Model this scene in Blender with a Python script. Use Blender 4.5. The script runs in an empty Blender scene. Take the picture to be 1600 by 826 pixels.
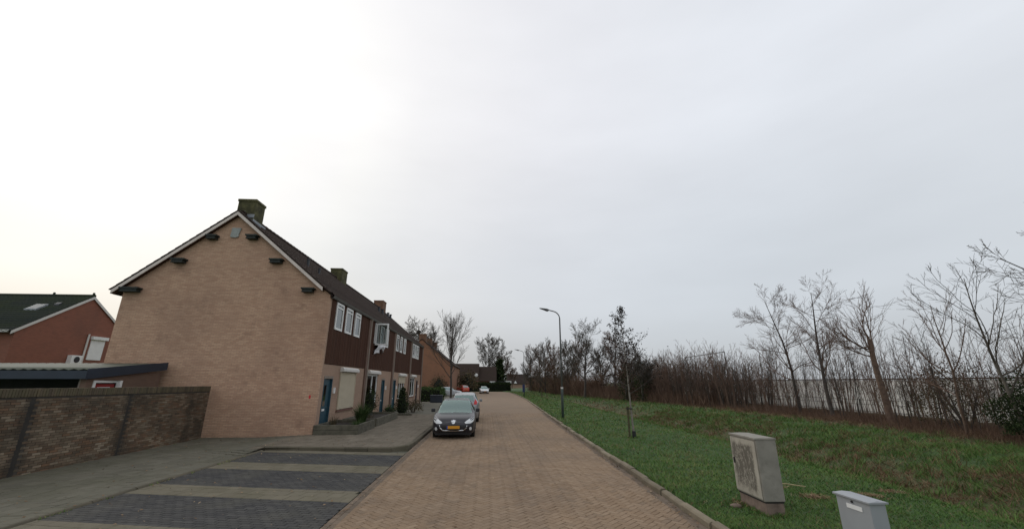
import bpy, bmesh, math, random
import numpy as np
from mathutils import Vector, Matrix
from mathutils.bvhtree import BVHTree

R = math.radians
rnd = random.Random(7)
sc = bpy.context.scene
col = sc.collection

# ------------------------------------------------------------------ camera
cd = bpy.data.cameras.new('camera')
cam = bpy.data.objects.new('camera', cd)
col.objects.link(cam)
cam.location = (0, 0, 2.2)
cam.rotation_euler = (R(90 + 16.45), 0, R(-3.5))
cd.sensor_fit = 'HORIZONTAL'
cd.sensor_width = 36.0
cd.lens = 36.0 * 625 / 1600
cd.clip_start = 0.05
cd.clip_end = 6000
sc.camera = cam

# ------------------------------------------------------------------ sky
SUN_EL, SUN_AZ = R(27), R(-48)          # azimuth from +Y, clockwise positive
world = bpy.data.worlds.new('World')
sc.world = world
world.use_nodes = True
wn, wl = world.node_tree.nodes, world.node_tree.links
wn.clear()


def wnode(t, **k):
    n = wn.new(t)
    for a, b in k.items():
        setattr(n, a, b)
    return n


wo = wnode('ShaderNodeOutputWorld')
bg = wnode('ShaderNodeBackground')
bg.inputs['Strength'].default_value = 0.1
wl.new(bg.outputs[0], wo.inputs[0])
tc = wnode('ShaderNodeTexCoord')
sky = wnode('ShaderNodeTexSky', sky_type='NISHITA', sun_disc=False)
sky.sun_elevation = SUN_EL
sky.sun_rotation = SUN_AZ
sky.air_density = 1.0
sky.dust_density = 3.0
# cloud deck: brightness follows the angle to the veiled sun
sd = Vector((math.sin(SUN_AZ) * math.cos(SUN_EL), math.cos(SUN_AZ) * math.cos(SUN_EL), math.sin(SUN_EL)))
dot = wnode('ShaderNodeVectorMath', operation='DOT_PRODUCT')
nrm = wnode('ShaderNodeVectorMath', operation='NORMALIZE')
wl.new(tc.outputs['Generated'], nrm.inputs[0])
wl.new(nrm.outputs[0], dot.inputs[0])
dot.inputs[1].default_value = sd
cr = wnode('ShaderNodeValToRGB')
cr.color_ramp.interpolation = 'B_SPLINE'
el = cr.color_ramp.elements
mr = wnode('ShaderNodeMapRange')
mr.inputs['From Min'].default_value = -1
mr.inputs['From Max'].default_value = 1
wl.new(dot.outputs['Value'], mr.inputs['Value'])
wl.new(mr.outputs[0], cr.inputs[0])
el[0].position = 0.0
el[0].color = (0.80, 0.82, 0.85, 1)
el[1].position = 1.0
el[1].color = (1.14, 1.13, 1.09, 1)
for p, c in ((0.55, (0.795, 0.84, 0.905)), (0.70, (0.80, 0.835, 0.89)), (0.83, (0.81, 0.825, 0.87)), (0.92, (0.91, 0.91, 0.925)), (0.965, (1.02, 1.02, 1.0))):
    e = el.new(p)
    e.color = (*c, 1)
# thicker, greyer air low over the horizon
sep = wnode('ShaderNodeSeparateXYZ')
wl.new(nrm.outputs[0], sep.inputs[0])
hz = wnode('ShaderNodeValToRGB')
hz.color_ramp.interpolation = 'EASE'
wl.new(sep.outputs['Z'], hz.inputs[0])
hz.color_ramp.elements[0].position = 0.0
hz.color_ramp.elements[0].color = (0.66, 0.665, 0.655, 1)
hz.color_ramp.elements[1].position = 0.62
hz.color_ramp.elements[1].color = (1.03, 1.02, 1.015, 1)
e = hz.color_ramp.elements.new(0.2)
e.color = (0.85, 0.862, 0.86, 1)
mul = wnode('ShaderNodeMix', data_type='RGBA', blend_type='MULTIPLY')
mul.inputs[0].default_value = 1
wl.new(cr.outputs[0], mul.inputs[6])
wl.new(hz.outputs[0], mul.inputs[7])
# faint cloud structure, flattened to a deck
mp = wnode('ShaderNodeMapping')
mp.inputs['Scale'].default_value = (1.3, 1.3, 4.2)
wl.new(nrm.outputs[0], mp.inputs[0])
nz = wnode('ShaderNodeTexNoise')
nz.inputs['Scale'].default_value = 1.7
nz.inputs['Detail'].default_value = 4
nz.inputs['Roughness'].default_value = 0.5
wl.new(mp.outputs[0], nz.inputs['Vector'])
cl = wnode('ShaderNodeMapRange')
cl.inputs['From Min'].default_value = 0.25
cl.inputs['From Max'].default_value = 0.75
cl.inputs['To Min'].default_value = 9.5
cl.inputs['To Max'].default_value = 10.6
wl.new(nz.outputs['Fac'], cl.inputs['Value'])
sc10 = wnode('ShaderNodeVectorMath', operation='SCALE')
# warm veil low down on the sun's side
lowz = wnode('ShaderNodeMapRange')
lowz.inputs['From Min'].default_value = 0.28
lowz.inputs['From Max'].default_value = 0.02
wl.new(sep.outputs['Z'], lowz.inputs['Value'])
sunw = wnode('ShaderNodeMapRange')
sunw.inputs['From Min'].default_value = 0.55
sunw.inputs['From Max'].default_value = 0.95
wl.new(dot.outputs['Value'], sunw.inputs['Value'])
vw = wnode('ShaderNodeMath', operation='MULTIPLY')
wl.new(lowz.outputs[0], vw.inputs[0])
wl.new(sunw.outputs[0], vw.inputs[1])
veil = wnode('ShaderNodeMix', data_type='RGBA', blend_type='MULTIPLY')
wl.new(vw.outputs[0], veil.inputs[0])
wl.new(mul.outputs[2], veil.inputs[6])
veil.inputs[7].default_value = (1.0, 0.955, 0.86, 1)
wl.new(veil.outputs[2], sc10.inputs[0])
wl.new(cl.outputs[0], sc10.inputs['Scale'])
mix = wnode('ShaderNodeMix', data_type='RGBA')
mix.inputs[0].default_value = 0.93
wl.new(sky.outputs[0], mix.inputs[6])
wl.new(sc10.outputs[0], mix.inputs[7])
wl.new(mix.outputs[2], bg.inputs['Color'])

ld = bpy.data.lights.new('sun', 'SUN')
ld.energy = 0.6
ld.angle = R(30)
ld.color = (1.0, 0.96, 0.9)
sun = bpy.data.objects.new('sun', ld)
col.objects.link(sun)
sun.location = (-20, 10, 40)
sun.rotation_euler = (-sd).to_track_quat('-Z', 'Y').to_euler()

sc.view_settings.view_transform = 'Standard'
sc.view_settings.look = 'None'
sc.view_settings.exposure = 0.0
sc.view_settings.gamma = 1.0
sc.view_settings.use_curve_mapping = False
sc.render.engine = 'CYCLES'
sc.cycles.max_bounces = 6
sc.cycles.transparent_max_bounces = 12
sc.cycles.use_denoising = True

# ------------------------------------------------------------------ materials
MATS = {}


class NT:
    def __init__(s, name):
        s.m = bpy.data.materials.new(name)
        s.m.use_nodes = True
        s.n, s.l = s.m.node_tree.nodes, s.m.node_tree.links
        s.p = s.n['Principled BSDF']
        s.out = s.n['Material Output']
        MATS[name] = s.m

    def new(s, t, **k):
        n = s.n.new(t)
        for a, b in k.items():
            setattr(n, a, b)
        return n

    def link(s, a, b):
        s.l.new(a, b)

    def pos(s):
        return s.new('ShaderNodeNewGeometry').outputs['Position']

    def objco(s):
        return s.new('ShaderNodeTexCoord').outputs['Object']

    def noise(s, vec, scale, detail=4, rough=0.55, stretch=None):
        if stretch:
            m = s.new('ShaderNodeMapping')
            m.inputs['Scale'].default_value = stretch
            s.link(vec, m.inputs[0])
            vec = m.outputs[0]
        n = s.new('ShaderNodeTexNoise')
        n.inputs['Scale'].default_value = scale
        n.inputs['Detail'].default_value = detail
        n.inputs['Roughness'].default_value = rough
        s.link(vec, n.inputs['Vector'])
        return n.outputs['Fac']

    def ramp(s, fac, stops, interp='LINEAR'):
        r = s.new('ShaderNodeValToRGB')
        r.color_ramp.interpolation = interp
        e = r.color_ramp.elements
        e[0].position, e[1].position = stops[0][0], stops[-1][0]
        e[0].color, e[1].color = (*stops[0][1], 1), (*stops[-1][1], 1)
        for p, c in stops[1:-1]:
            q = e.new(p)
            q.color = (*c, 1)
        s.link(fac, r.inputs[0])
        return r.outputs[0]

    def mix(s, fac, a, b, blend='MIX'):
        m = s.new('ShaderNodeMix', data_type='RGBA', blend_type=blend)
        if isinstance(fac, (int, float)):
            m.inputs[0].default_value = fac
        else:
            s.link(fac, m.inputs[0])
        for v, i in ((a, 6), (b, 7)):
            if isinstance(v, tuple):
                m.inputs[i].default_value = (*v, 1)
            else:
                s.link(v, m.inputs[i])
        return m.outputs[2]

    def rng(s, v, a, b, c=0.0, d=1.0):
        m = s.new('ShaderNodeMapRange')
        for i, x in zip(('From Min', 'From Max', 'To Min', 'To Max'), (a, b, c, d)):
            m.inputs[i].default_value = x
        s.link(v, m.inputs['Value'])
        return m.outputs[0]

    def math(s, op, a, b=0.0):
        m = s.new('ShaderNodeMath', operation=op)
        for i, v in enumerate((a, b)):
            if isinstance(v, (int, float)):
                m.inputs[i].default_value = v
            else:
                s.link(v, m.inputs[i])
        return m.outputs[0]

    def piece(s):                      # one random value for each piece
        g = s.new('ShaderNodeNewGeometry').outputs['Random Per Island']
        o = s.new('ShaderNodeObjectInfo').outputs['Random']
        return s.math('FRACT', s.math('ADD', g, o))

    def bump(s, h, strength=0.3, dist=0.02):
        b = s.new('ShaderNodeBump')
        b.inputs['Strength'].default_value = strength
        b.inputs['Distance'].default_value = dist
        s.link(h, b.inputs['Height'])
        s.link(b.outputs[0], s.p.inputs['Normal'])

    def done(s, colr, rough=0.8, metal=0.0, spec=None):
        if isinstance(colr, tuple):
            s.p.inputs['Base Color'].default_value = (*colr, 1)
        else:
            s.link(colr, s.p.inputs['Base Color'])
        if isinstance(rough, (int, float)):
            s.p.inputs['Roughness'].default_value = rough
        else:
            s.link(rough, s.p.inputs['Roughness'])
        s.p.inputs['Metallic'].default_value = metal
        if spec is not None:
            s.p.inputs['Specular IOR Level'].default_value = spec
        return s.m


def mul(c, k):
    return tuple(x * k for x in c)


def simple(name, c, rough=0.6, var=0.15, scale=6.0, metal=0.0, spec=None, bump=0.0):
    t = NT(name)
    n = t.noise(t.pos(), scale)
    cc = t.ramp(n, [(0.3, mul(c, 1 - var)), (0.7, mul(c, 1 + var))])
    if bump:
        t.bump(t.noise(t.pos(), scale * 6), bump, 0.01)
    return t.done(cc, rough, metal, spec)


def pieces(name, cols, rough=0.85, grime=(0.05, 0.05, 0.04), grime_amt=0.35, gscale=0.8, spec=0.3, tracks=False):
    """every piece has its own tone out of cols, with patchy dirt over it"""
    t = NT(name)
    v = t.piece()
    k = len(cols)
    c = t.ramp(v, [(i / (k - 1), x) for i, x in enumerate(cols)])
    p = t.pos()
    fine = t.rng(t.noise(p, 60, 3), 0.3, 0.7, 0.82, 1.16)
    c = t.mix(1.0, c, t.ramp(fine, [(0.82, (0.82,) * 3), (1.0, (1, 1, 1))]), 'MULTIPLY')
    g = t.rng(t.noise(p, gscale, 5, 0.6), 0.45, 0.75, 0, grime_amt)
    c = t.mix(g, c, grime)
    if tracks:
        # tyre-polished bands and drip stains along the lanes
        sx = t.new('ShaderNodeSeparateXYZ')
        t.link(p, sx.inputs[0])
        wob = t.rng(t.noise(p, 0.5, 3), 0.3, 0.7, -0.25, 0.25)
        xx = t.math('ADD', sx.outputs[0], wob)
        b = None
        for cx, wd in ((-0.75, 0.35), (0.75, 0.3), (1.6, 0.35)):
            q = t.rng(t.math('ABSOLUTE', t.math('SUBTRACT', xx, cx)), 0.0, wd, 0.3, 0)
            b = q if b is None else t.math('MAXIMUM', b, q)
        c = t.mix(t.math('MULTIPLY', b, t.rng(t.noise(p, 0.9, 5, 0.7), 0.35, 0.65)), c, (0.085, 0.066, 0.054))
        sp = t.noise(p, 3.2, 6, 0.75)
        c = t.mix(t.rng(sp, 0.62, 0.7, 0, 0.5), c, (0.07, 0.055, 0.043))
        c = t.mix(t.rng(t.noise(p, 0.21, 3), 0.5, 0.7, 0, 0.45), c, (0.2, 0.155, 0.115))
    t.bump(t.noise(p, 90, 3), 0.25, 0.006)
    return t.done(c, rough, spec=spec)


def brick_wall(name, cols, mortar, streak=0.25, grime=(0.06, 0.05, 0.045), gamt=0.3):
    t = NT(name)
    p = t.pos()
    sp = t.new('ShaderNodeSeparateXYZ')
    t.link(p, sp.inputs[0])
    cb = t.new('ShaderNodeCombineXYZ')
    t.link(t.math('ADD', sp.outputs[0], sp.outputs[1]), cb.inputs[0])
    t.link(sp.outputs[2], cb.inputs[1])
    b = t.new('ShaderNodeTexBrick')
    b.inputs['Scale'].default_value = 1
    b.inputs['Brick Width'].default_value = 0.225
    b.inputs['Row Height'].default_value = 0.0667
    b.inputs['Mortar Size'].default_value = 0.008
    b.inputs['Mortar Smooth'].default_value = 0.1
    b.inputs['Bias'].default_value = 0.0
    b.inputs['Color1'].default_value = (*cols[0], 1)
    b.inputs['Color2'].default_value = (*cols[1], 1)
    b.inputs['Mortar'].default_value = (*mortar, 1)
    t.link(cb.outputs[0], b.inputs['Vector'])
    # tone drifting along the courses
    st = t.noise(cb.outputs[0], 1.0, 5, 0.65, (1.6, 14.0, 1))
    c = t.mix(t.rng(st, 0.4, 0.72, 0, streak), b.outputs['Color'], cols[2])
    st2 = t.noise(cb.outputs[0], 1.0, 4, 0.6, (2.3, 26.0, 1))
    c = t.mix(t.rng(st2, 0.58, 0.76, 0, streak * 1.2), c, cols[3])
    g = t.noise(p, 0.45, 6, 0.6)
    c = t.mix(t.rng(g, 0.45, 0.8, 0, gamt), c, grime)
    # salt bloom and single pale or burnt bricks
    e = t.noise(cb.outputs[0], 1.0, 3, 0.5, (4.4, 15.0, 1))
    c = t.mix(t.rng(e, 0.67, 0.72, 0, 0.35), c, mul(cols[2], 1.25))
    dn = t.noise(p, 1.7, 7, 0.68)
    c = t.mix(t.rng(dn, 0.56, 0.72, 0, gamt * 0.7), c, mul(grime, 0.8))
    t.bump(b.outputs['Fac'], -0.35, 0.01)
    return t.done(c, 0.9)


def wall_brick_mat():
    t = NT('wall_brick')
    v = t.piece()
    cols = [(0.1, 0.074, 0.052), (0.235, 0.185, 0.13), (0.15, 0.1, 0.064), (0.29, 0.235, 0.17), (0.2, 0.12, 0.074), (0.125, 0.09, 0.062), (0.18, 0.135, 0.094)]
    c = t.ramp(v, [(i / 6, x) for i, x in enumerate(cols)])
    p = t.pos()
    s = t.new('ShaderNodeSeparateXYZ')
    t.link(p, s.inputs[0])
    # soot-dark blotches, and run-off stains either side of each movement joint
    g = t.rng(t.noise(p, 0.8, 5, 0.6), 0.4, 0.7, 0, 0.7)
    n = t.rng(t.noise(p, 2.4, 5, 0.7), 0.3, 0.7, -0.22, 0.22)
    d = t.math('ABSOLUTE', t.math('SUBTRACT', t.math('FLOORED_MODULO', t.math('ADD', s.outputs[1], -9.8), 3.0), 1.5))
    k = t.rng(t.math('ADD', d, n), 0.05, 0.4, 0.75, 0.0)
    c = t.mix(t.math('MAXIMUM', g, k), c, (0.05, 0.043, 0.034))
    # reddish patches where the face has spalled
    c = t.mix(t.rng(t.noise(p, 1.3, 4, 0.6), 0.62, 0.78, 0, 0.5), c, (0.2, 0.1, 0.06))
    t.bump(t.noise(p, 60, 3), 0.3, 0.008)
    t.done(c, 0.92, spec=0.2)


# bricks of the houses
brick_wall('buff_brick', [(0.565, 0.365, 0.245), (0.44, 0.26, 0.17), (0.66, 0.475, 0.335), (0.37, 0.185, 0.115)], (0.33, 0.22, 0.155), 0.22, (0.23, 0.14, 0.1), 0.6)
brick_wall('pink_brick', [(0.36, 0.235, 0.165), (0.32, 0.2, 0.14), (0.40, 0.28, 0.2), (0.27, 0.16, 0.11)], (0.32, 0.23, 0.17), 0.25, (0.1, 0.075, 0.055), 0.3)
brick_wall('shed_brick', [(0.17, 0.105, 0.075), (0.145, 0.088, 0.062), (0.2, 0.13, 0.095), (0.12, 0.07, 0.05)], (0.15, 0.1, 0.075), 0.25)
brick_wall('red_brick', [(0.265, 0.096, 0.06), (0.215, 0.078, 0.05), (0.29, 0.115, 0.074), (0.17, 0.064, 0.044)], (0.23, 0.11, 0.075), 0.3)
brick_wall('orange_brick', [(0.27, 0.13, 0.072), (0.235, 0.11, 0.06), (0.285, 0.145, 0.083), (0.2, 0.095, 0.055)], (0.24, 0.13, 0.08), 0.2)
wall_brick_mat()
pieces('coping_brick', [(0.085, 0.068, 0.05), (0.15, 0.118, 0.075), (0.11, 0.095, 0.06), (0.125, 0.095, 0.07)], 0.9, (0.055, 0.056, 0.03), 0.6, 1.5)
simple('mortar_dark', (0.055, 0.047, 0.039), 0.95, 0.3, 3)
simple('joint_black', (0.03, 0.027, 0.023), 0.9, 0.3, 3)
pieces('road_brick', [(0.262, 0.18, 0.112), (0.225, 0.152, 0.094), (0.295, 0.212, 0.14), (0.245, 0.168, 0.104), (0.275, 0.194, 0.126), (0.212, 0.15, 0.098)],
       0.9, (0.13, 0.098, 0.074), 0.6, 0.32, tracks=True)
simple('road_joint', (0.15, 0.11, 0.076), 0.95, 0.25, 8)
pieces('gutter_brick', [(0.15, 0.112, 0.08), (0.2, 0.147, 0.104), (0.13, 0.1, 0.074), (0.175, 0.135, 0.1)], 0.9, (0.08, 0.065, 0.045), 0.55, 1.2)
pieces('bay_paver', [(0.042, 0.042, 0.042), (0.056, 0.055, 0.053), (0.048, 0.047, 0.046), (0.072, 0.07, 0.066), (0.04, 0.04, 0.041)],
       0.92, (0.095, 0.09, 0.072), 0.6, 0.9)
pieces('strip_paver', [(0.15, 0.134, 0.095), (0.172, 0.152, 0.108), (0.136, 0.12, 0.084), (0.16, 0.142, 0.102)], 0.93, (0.1, 0.092, 0.054), 0.6, 1.1)
pieces('pavement_tile', [(0.122, 0.114, 0.086), (0.14, 0.132, 0.1), (0.112, 0.105, 0.08), (0.152, 0.142, 0.108), (0.126, 0.117, 0.086)],
       0.94, (0.08, 0.08, 0.048), 0.65, 0.6)
pieces('pavement_tile_warm', [(0.155, 0.13, 0.096), (0.18, 0.152, 0.114), (0.14, 0.118, 0.088), (0.195, 0.166, 0.125), (0.16, 0.134, 0.1)],
       0.94, (0.09, 0.078, 0.054), 0.65, 0.7)
simple('pavement_joint', (0.068, 0.064, 0.042), 0.95, 0.35, 5)
pieces('kerb_stone', [(0.21, 0.175, 0.12), (0.26, 0.22, 0.155), (0.18, 0.15, 0.105), (0.23, 0.19, 0.135)], 0.92, (0.09, 0.08, 0.05), 0.65, 2.2)
pieces('kerb_dark', [(0.105, 0.09, 0.064), (0.135, 0.118, 0.084), (0.09, 0.078, 0.057)], 0.92, (0.06, 0.056, 0.034), 0.6, 2.2)


def road_far():
    t = NT('road_surface')
    p = t.pos()
    b = t.new('ShaderNodeTexBrick')
    b.inputs['Scale'].default_value = 1
    b.inputs['Brick Width'].default_value = 0.21
    b.inputs['Row Height'].default_value = 0.105
    b.inputs['Mortar Size'].default_value = 0.006
    b.inputs['Color1'].default_value = (0.255, 0.178, 0.112, 1)
    b.inputs['Color2'].default_value = (0.22, 0.15, 0.094, 1)
    b.inputs['Mortar'].default_value = (0.105, 0.08, 0.056, 1)
    t.link(p, b.inputs['Vector'])
    g = t.noise(p, 0.3, 5, 0.6)
    c = t.mix(t.rng(g, 0.42, 0.75, 0, 0.45), b.outputs['Color'], (0.14, 0.1, 0.07))
    t.done(c, 0.9)


road_far()


def paving_far():
    t = NT('pavement_surface')
    p = t.pos()
    b = t.new('ShaderNodeTexBrick')
    b.inputs['Scale'].default_value = 1
    b.inputs['Brick Width'].default_value = 0.3
    b.inputs['Row Height'].default_value = 0.3
    b.inputs['Mortar Size'].default_value = 0.006
    b.inputs['Color1'].default_value = (0.14, 0.13, 0.098, 1)
    b.inputs['Color2'].default_value = (0.12, 0.112, 0.085, 1)
    b.inputs['Mortar'].default_value = (0.07, 0.064, 0.045, 1)
    t.link(p, b.inputs['Vector'])
    g = t.noise(p, 0.5, 5, 0.6)
    t.done(t.mix(t.rng(g, 0.45, 0.75, 0, 0.5), b.outputs['Color'], (0.08, 0.08, 0.048)), 0.94)


paving_far()


def ground_mat():
    t = NT('turf_ground')
    p = t.pos()
    n = t.noise(p, 1.4, 6, 0.65)
    c = t.ramp(n, [(0.25, (0.03, 0.06, 0.018)), (0.5, (0.048, 0.096, 0.028)), (0.75, (0.074, 0.112, 0.038))])
    at = t.new('ShaderNodeAttribute', attribute_name='litter')
    m = t.noise(p, 2.3, 5, 0.7)
    f = t.math('MULTIPLY', at.outputs['Fac'], t.rng(m, 0.36, 0.58, 0.05, 1.0))
    br = t.ramp(t.noise(p, 9, 4, 0.7), [(0.3, (0.07, 0.044, 0.025)), (0.7, (0.17, 0.11, 0.062))])
    t.bump(t.noise(p, 6, 6, 0.7), 0.8, 0.08)
    t.done(t.mix(f, c, br), 0.95)


ground_mat()


def blade_mat(name, stops):
    t = NT(name)
    a = t.new('ShaderNodeAttribute', attribute_name='tint')
    c = t.ramp(a.outputs['Fac'], stops)
    t.done(c, 0.85, spec=0.12)
    return t


blade_mat('grass_blade', [(0.0, (0.055, 0.11, 0.028)), (0.4, (0.096, 0.178, 0.046)), (0.7, (0.145, 0.218, 0.062)), (0.9, (0.215, 0.222, 0.09)), (1.0, (0.29, 0.23, 0.125))])
blade_mat('dead_blade', [(0.0, (0.09, 0.052, 0.028)), (0.45, (0.17, 0.108, 0.062)), (0.8, (0.26, 0.175, 0.105)), (1.0, (0.36, 0.27, 0.175))])
blade_mat('leaf_dark', [(0.0, (0.012, 0.02, 0.008)), (0.5, (0.026, 0.042, 0.014)), (1.0, (0.05, 0.066, 0.024))])
blade_mat('leaf_green', [(0.0, (0.03, 0.06, 0.018)), (0.5, (0.055, 0.095, 0.03)), (1.0, (0.1, 0.13, 0.05))])
blade_mat('leaf_brown', [(0.0, (0.055, 0.043, 0.026)), (0.5, (0.092, 0.076, 0.042)), (1.0, (0.14, 0.105, 0.06))])
blade_mat('leaf_withered', [(0.0, (0.018, 0.015, 0.013)), (0.6, (0.035, 0.027, 0.022)), (1.0, (0.07, 0.048, 0.034))])
blade_mat('twig_brown', [(0.0, (0.075, 0.048, 0.035)), (0.5, (0.15, 0.092, 0.064)), (1.0, (0.28, 0.2, 0.14))])
simple('bark_grey', (0.105, 0.09, 0.072), 0.9, 0.35, 7)
simple('bark_dark', (0.062, 0.05, 0.042), 0.9, 0.35, 7)
simple('bark_brown', (0.14, 0.092, 0.066), 0.9, 0.35, 7)
simple('bark_pale', (0.2, 0.18, 0.15), 0.85, 0.3, 12)
simple('twig_grey', (0.085, 0.07, 0.054), 0.9, 0.3, 2)
simple('twig_warm', (0.135, 0.082, 0.058), 0.9, 0.3, 2)
simple('bark_moss', (0.13, 0.12, 0.06), 0.9, 0.35, 4)

pieces('roof_tile', [(0.036, 0.024, 0.02), (0.048, 0.032, 0.026), (0.042, 0.03, 0.025), (0.056, 0.038, 0.031)], 0.9, (0.032, 0.028, 0.016), 0.5, 0.9, spec=0.15)
pieces('roof_tile_moss', [(0.022, 0.028, 0.024), (0.03, 0.036, 0.028), (0.026, 0.034, 0.024)], 0.9, (0.04, 0.05, 0.014), 0.6, 0.5, spec=0.15)
simple('roof_dark', (0.036, 0.026, 0.022), 0.9, 0.25, 1.5, spec=0.15)
simple('white_paint', (0.62, 0.6, 0.56), 0.55, 0.06, 3)
simple('barge_paint', (0.66, 0.58, 0.52), 0.6, 0.1, 3)
simple('frame_white', (0.78, 0.78, 0.76), 0.45, 0.05, 3)
simple('lead_grey', (0.25, 0.27, 0.29), 0.6, 0.2, 6)
simple('plaque_grey', (0.30, 0.32, 0.30), 0.7, 0.12, 8)
simple('corbel_green', (0.018, 0.024, 0.02), 0.7, 0.25, 5)


def wood_cladding():
    t = NT('brown_boards')
    p = t.pos()
    v = t.piece()
    c = t.ramp(v, [(0, (0.056, 0.024, 0.015)), (0.5, (0.074, 0.032, 0.02)), (1, (0.062, 0.031, 0.021))])
    g = t.noise(p, 1.0, 5, 0.7, (9, 9, 0.8))
    c = t.mix(t.rng(g, 0.4, 0.7, 0, 0.5), c, (0.092, 0.05, 0.033))
    t.done(c, 0.85, spec=0.12)


wood_cladding()
simple('door_blue', (0.018, 0.06, 0.085), 0.45, 0.1, 3)
simple('door_brown', (0.06, 0.035, 0.035), 0.5, 0.1, 3)
simple('shutter_cream', (0.5, 0.435, 0.32), 0.6, 0.05, 2)
simple('pipe_grey', (0.22, 0.18, 0.145), 0.6, 0.15, 3)
simple('brown_post', (0.13, 0.075, 0.052), 0.75, 0.2, 3)
simple('gutter_grey', (0.115, 0.11, 0.1), 0.6, 0.2, 2)
simple('curtain_or_dark', (0.6, 0.62, 0.6), 0.9, 0.25, 1.8)
simple('room_dark', (0.03, 0.03, 0.03), 0.95, 0.2, 2)  # darkness of unlit rooms put into the colour; also a dark roof
simple('sill_brick', (0.16, 0.075, 0.055), 0.8, 0.2, 5)
simple('linen', (0.66, 0.66, 0.68), 0.9, 0.08, 4)
simple('red_mark', (0.55, 0.03, 0.04), 0.7, 0.1, 9)
simple('sleeper_wood', (0.1, 0.092, 0.066), 0.9, 0.35, 4, bump=0.3)
simple('soil', (0.03, 0.023, 0.017), 0.98, 0.4, 9, bump=0.5)
simple('pot_dark', (0.03, 0.033, 0.04), 0.5, 0.2, 3)
simple('crate_navy', (0.02, 0.026, 0.04), 0.6, 0.2, 3)
simple('fascia_navy', (0.022, 0.032, 0.05), 0.55, 0.15, 2)
simple('sheet_roof', (0.1, 0.11, 0.08), 0.7, 0.2, 2)
simple('door_red', (0.27, 0.02, 0.022), 0.45, 0.1, 3)
simple('chimney_moss', (0.075, 0.07, 0.03), 0.95, 0.6, 3.5, bump=0.3)
simple('chimney_brown', (0.16, 0.085, 0.05), 0.9, 0.3, 3)
simple('concrete_white', (0.8, 0.78, 0.74), 0.9, 0.14, 1.3)
simple('concrete_cap', (0.09, 0.06, 0.048), 0.9, 0.2, 2)
simple('wire_dark', (0.03, 0.03, 0.03), 0.6, 0.1, 3)
simple('lamp_pole', (0.115, 0.12, 0.118), 0.5, 0.2, 5)
simple('lamp_pole_green', (0.05, 0.068, 0.062), 0.55, 0.2, 5)
simple('lamp_head', (0.05, 0.052, 0.052), 0.5, 0.1, 5)
simple('blue_box', (0.01, 0.022, 0.085), 0.5, 0.1, 5)
simple('stake_wood', (0.075, 0.068, 0.032), 0.9, 0.3, 8)
simple('rubber', (0.014, 0.014, 0.014), 0.7, 0.2, 8)
simple('cabinet_grey', (0.31, 0.325, 0.34), 0.5, 0.05, 5)
simple('label_white', (0.75, 0.75, 0.74), 0.6, 0.05, 5)
simple('plinth_brown', (0.19, 0.14, 0.11), 0.95, 0.3, 8, bump=0.3)
simple('bamboo', (0.36, 0.29, 0.16), 0.8, 0.2, 8)
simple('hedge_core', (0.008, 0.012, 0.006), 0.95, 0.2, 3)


def cabinet_aged():
    t = NT('cabinet_aged')
    p = t.objco()
    c = t.ramp(t.noise(p, 3, 5, 0.6), [(0.3, (0.215, 0.2, 0.17)), (0.7, (0.3, 0.28, 0.24))])
    n = t.noise(p, 2.6, 8, 0.72)
    return t, p, c, n


t_, p_, c_, n_ = cabinet_aged()
t_.done(t_.mix(t_.rng(n_, 0.5, 0.68, 0, 0.5), c_, (0.12, 0.108, 0.088)), 0.9)
# the road-facing door carries a dark algae patch with scraped marks in it
t_ = NT('cabinet_stained')
p_ = t_.objco()
s_ = t_.new('ShaderNodeSeparateXYZ')
t_.link(p_, s_.inputs[0])
c_ = t_.ramp(t_.noise(p_, 3, 5, 0.6), [(0.3, (0.32, 0.29, 0.235)), (0.7, (0.44, 0.41, 0.34))])
zf = t_.rng(s_.outputs[2], 0.27, 0.55, 0, 1)
zt = t_.rng(s_.outputs[2], 1.13, 1.02, 0, 1)
yf = t_.rng(s_.outputs[1], -0.34, -0.22, 0, 1)
yt = t_.rng(s_.outputs[1], 0.4, 0.25, 0, 1)
box_ = t_.math('MULTIPLY', t_.math('MULTIPLY', zf, zt), t_.math('MULTIPLY', yf, yt))
ng = t_.noise(p_, 4.5, 8, 0.75)
patch_ = t_.rng(t_.math('ADD', box_, t_.rng(ng, 0.3, 0.7, -0.6, 0.6)), 0.15, 0.7)
wv = t_.noise(p_, 7, 6, 0.7, (1, 1, 0.5))
scr = t_.rng(t_.math('ABSOLUTE', t_.math('SUBTRACT', wv, 0.5)), 0.0, 0.035, 0.15, 1)
patch_ = t_.math('MULTIPLY', patch_, scr)
t_.done(t_.mix(t_.math('MULTIPLY', patch_, 0.78), c_, (0.055, 0.046, 0.034)), 0.88)


def glass(name, tint, gloss_rough=0.03, clear=0.75, ior=1.75, gcol=(0.95, 0.97, 0.97)):
    t = NT(name)
    t.n.remove(t.p)
    tr = t.new('ShaderNodeBsdfTransparent')
    tr.inputs[0].default_value = (*mul(tint, clear), 1)
    gl = t.new('ShaderNodeBsdfGlossy')
    gl.inputs['Roughness'].default_value = gloss_rough
    gl.inputs[0].default_value = (*gcol, 1)
    fr = t.new('ShaderNodeFresnel')
    fr.inputs[0].default_value = ior
    mx = t.new('ShaderNodeMixShader')
    t.link(fr.outputs[0], mx.inputs[0])
    t.link(tr.outputs[0], mx.inputs[1])
    t.link(gl.outputs[0], mx.inputs[2])
    t.link(mx.outputs[0], t.out.inputs[0])


glass('window_glass', (0.9, 0.97, 0.96), 0.03, 0.8, 2.3)
glass('car_glass', (0.5, 0.68, 0.64), 0.02, 0.85, 3.0, (0.72, 0.93, 0.88))


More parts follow.
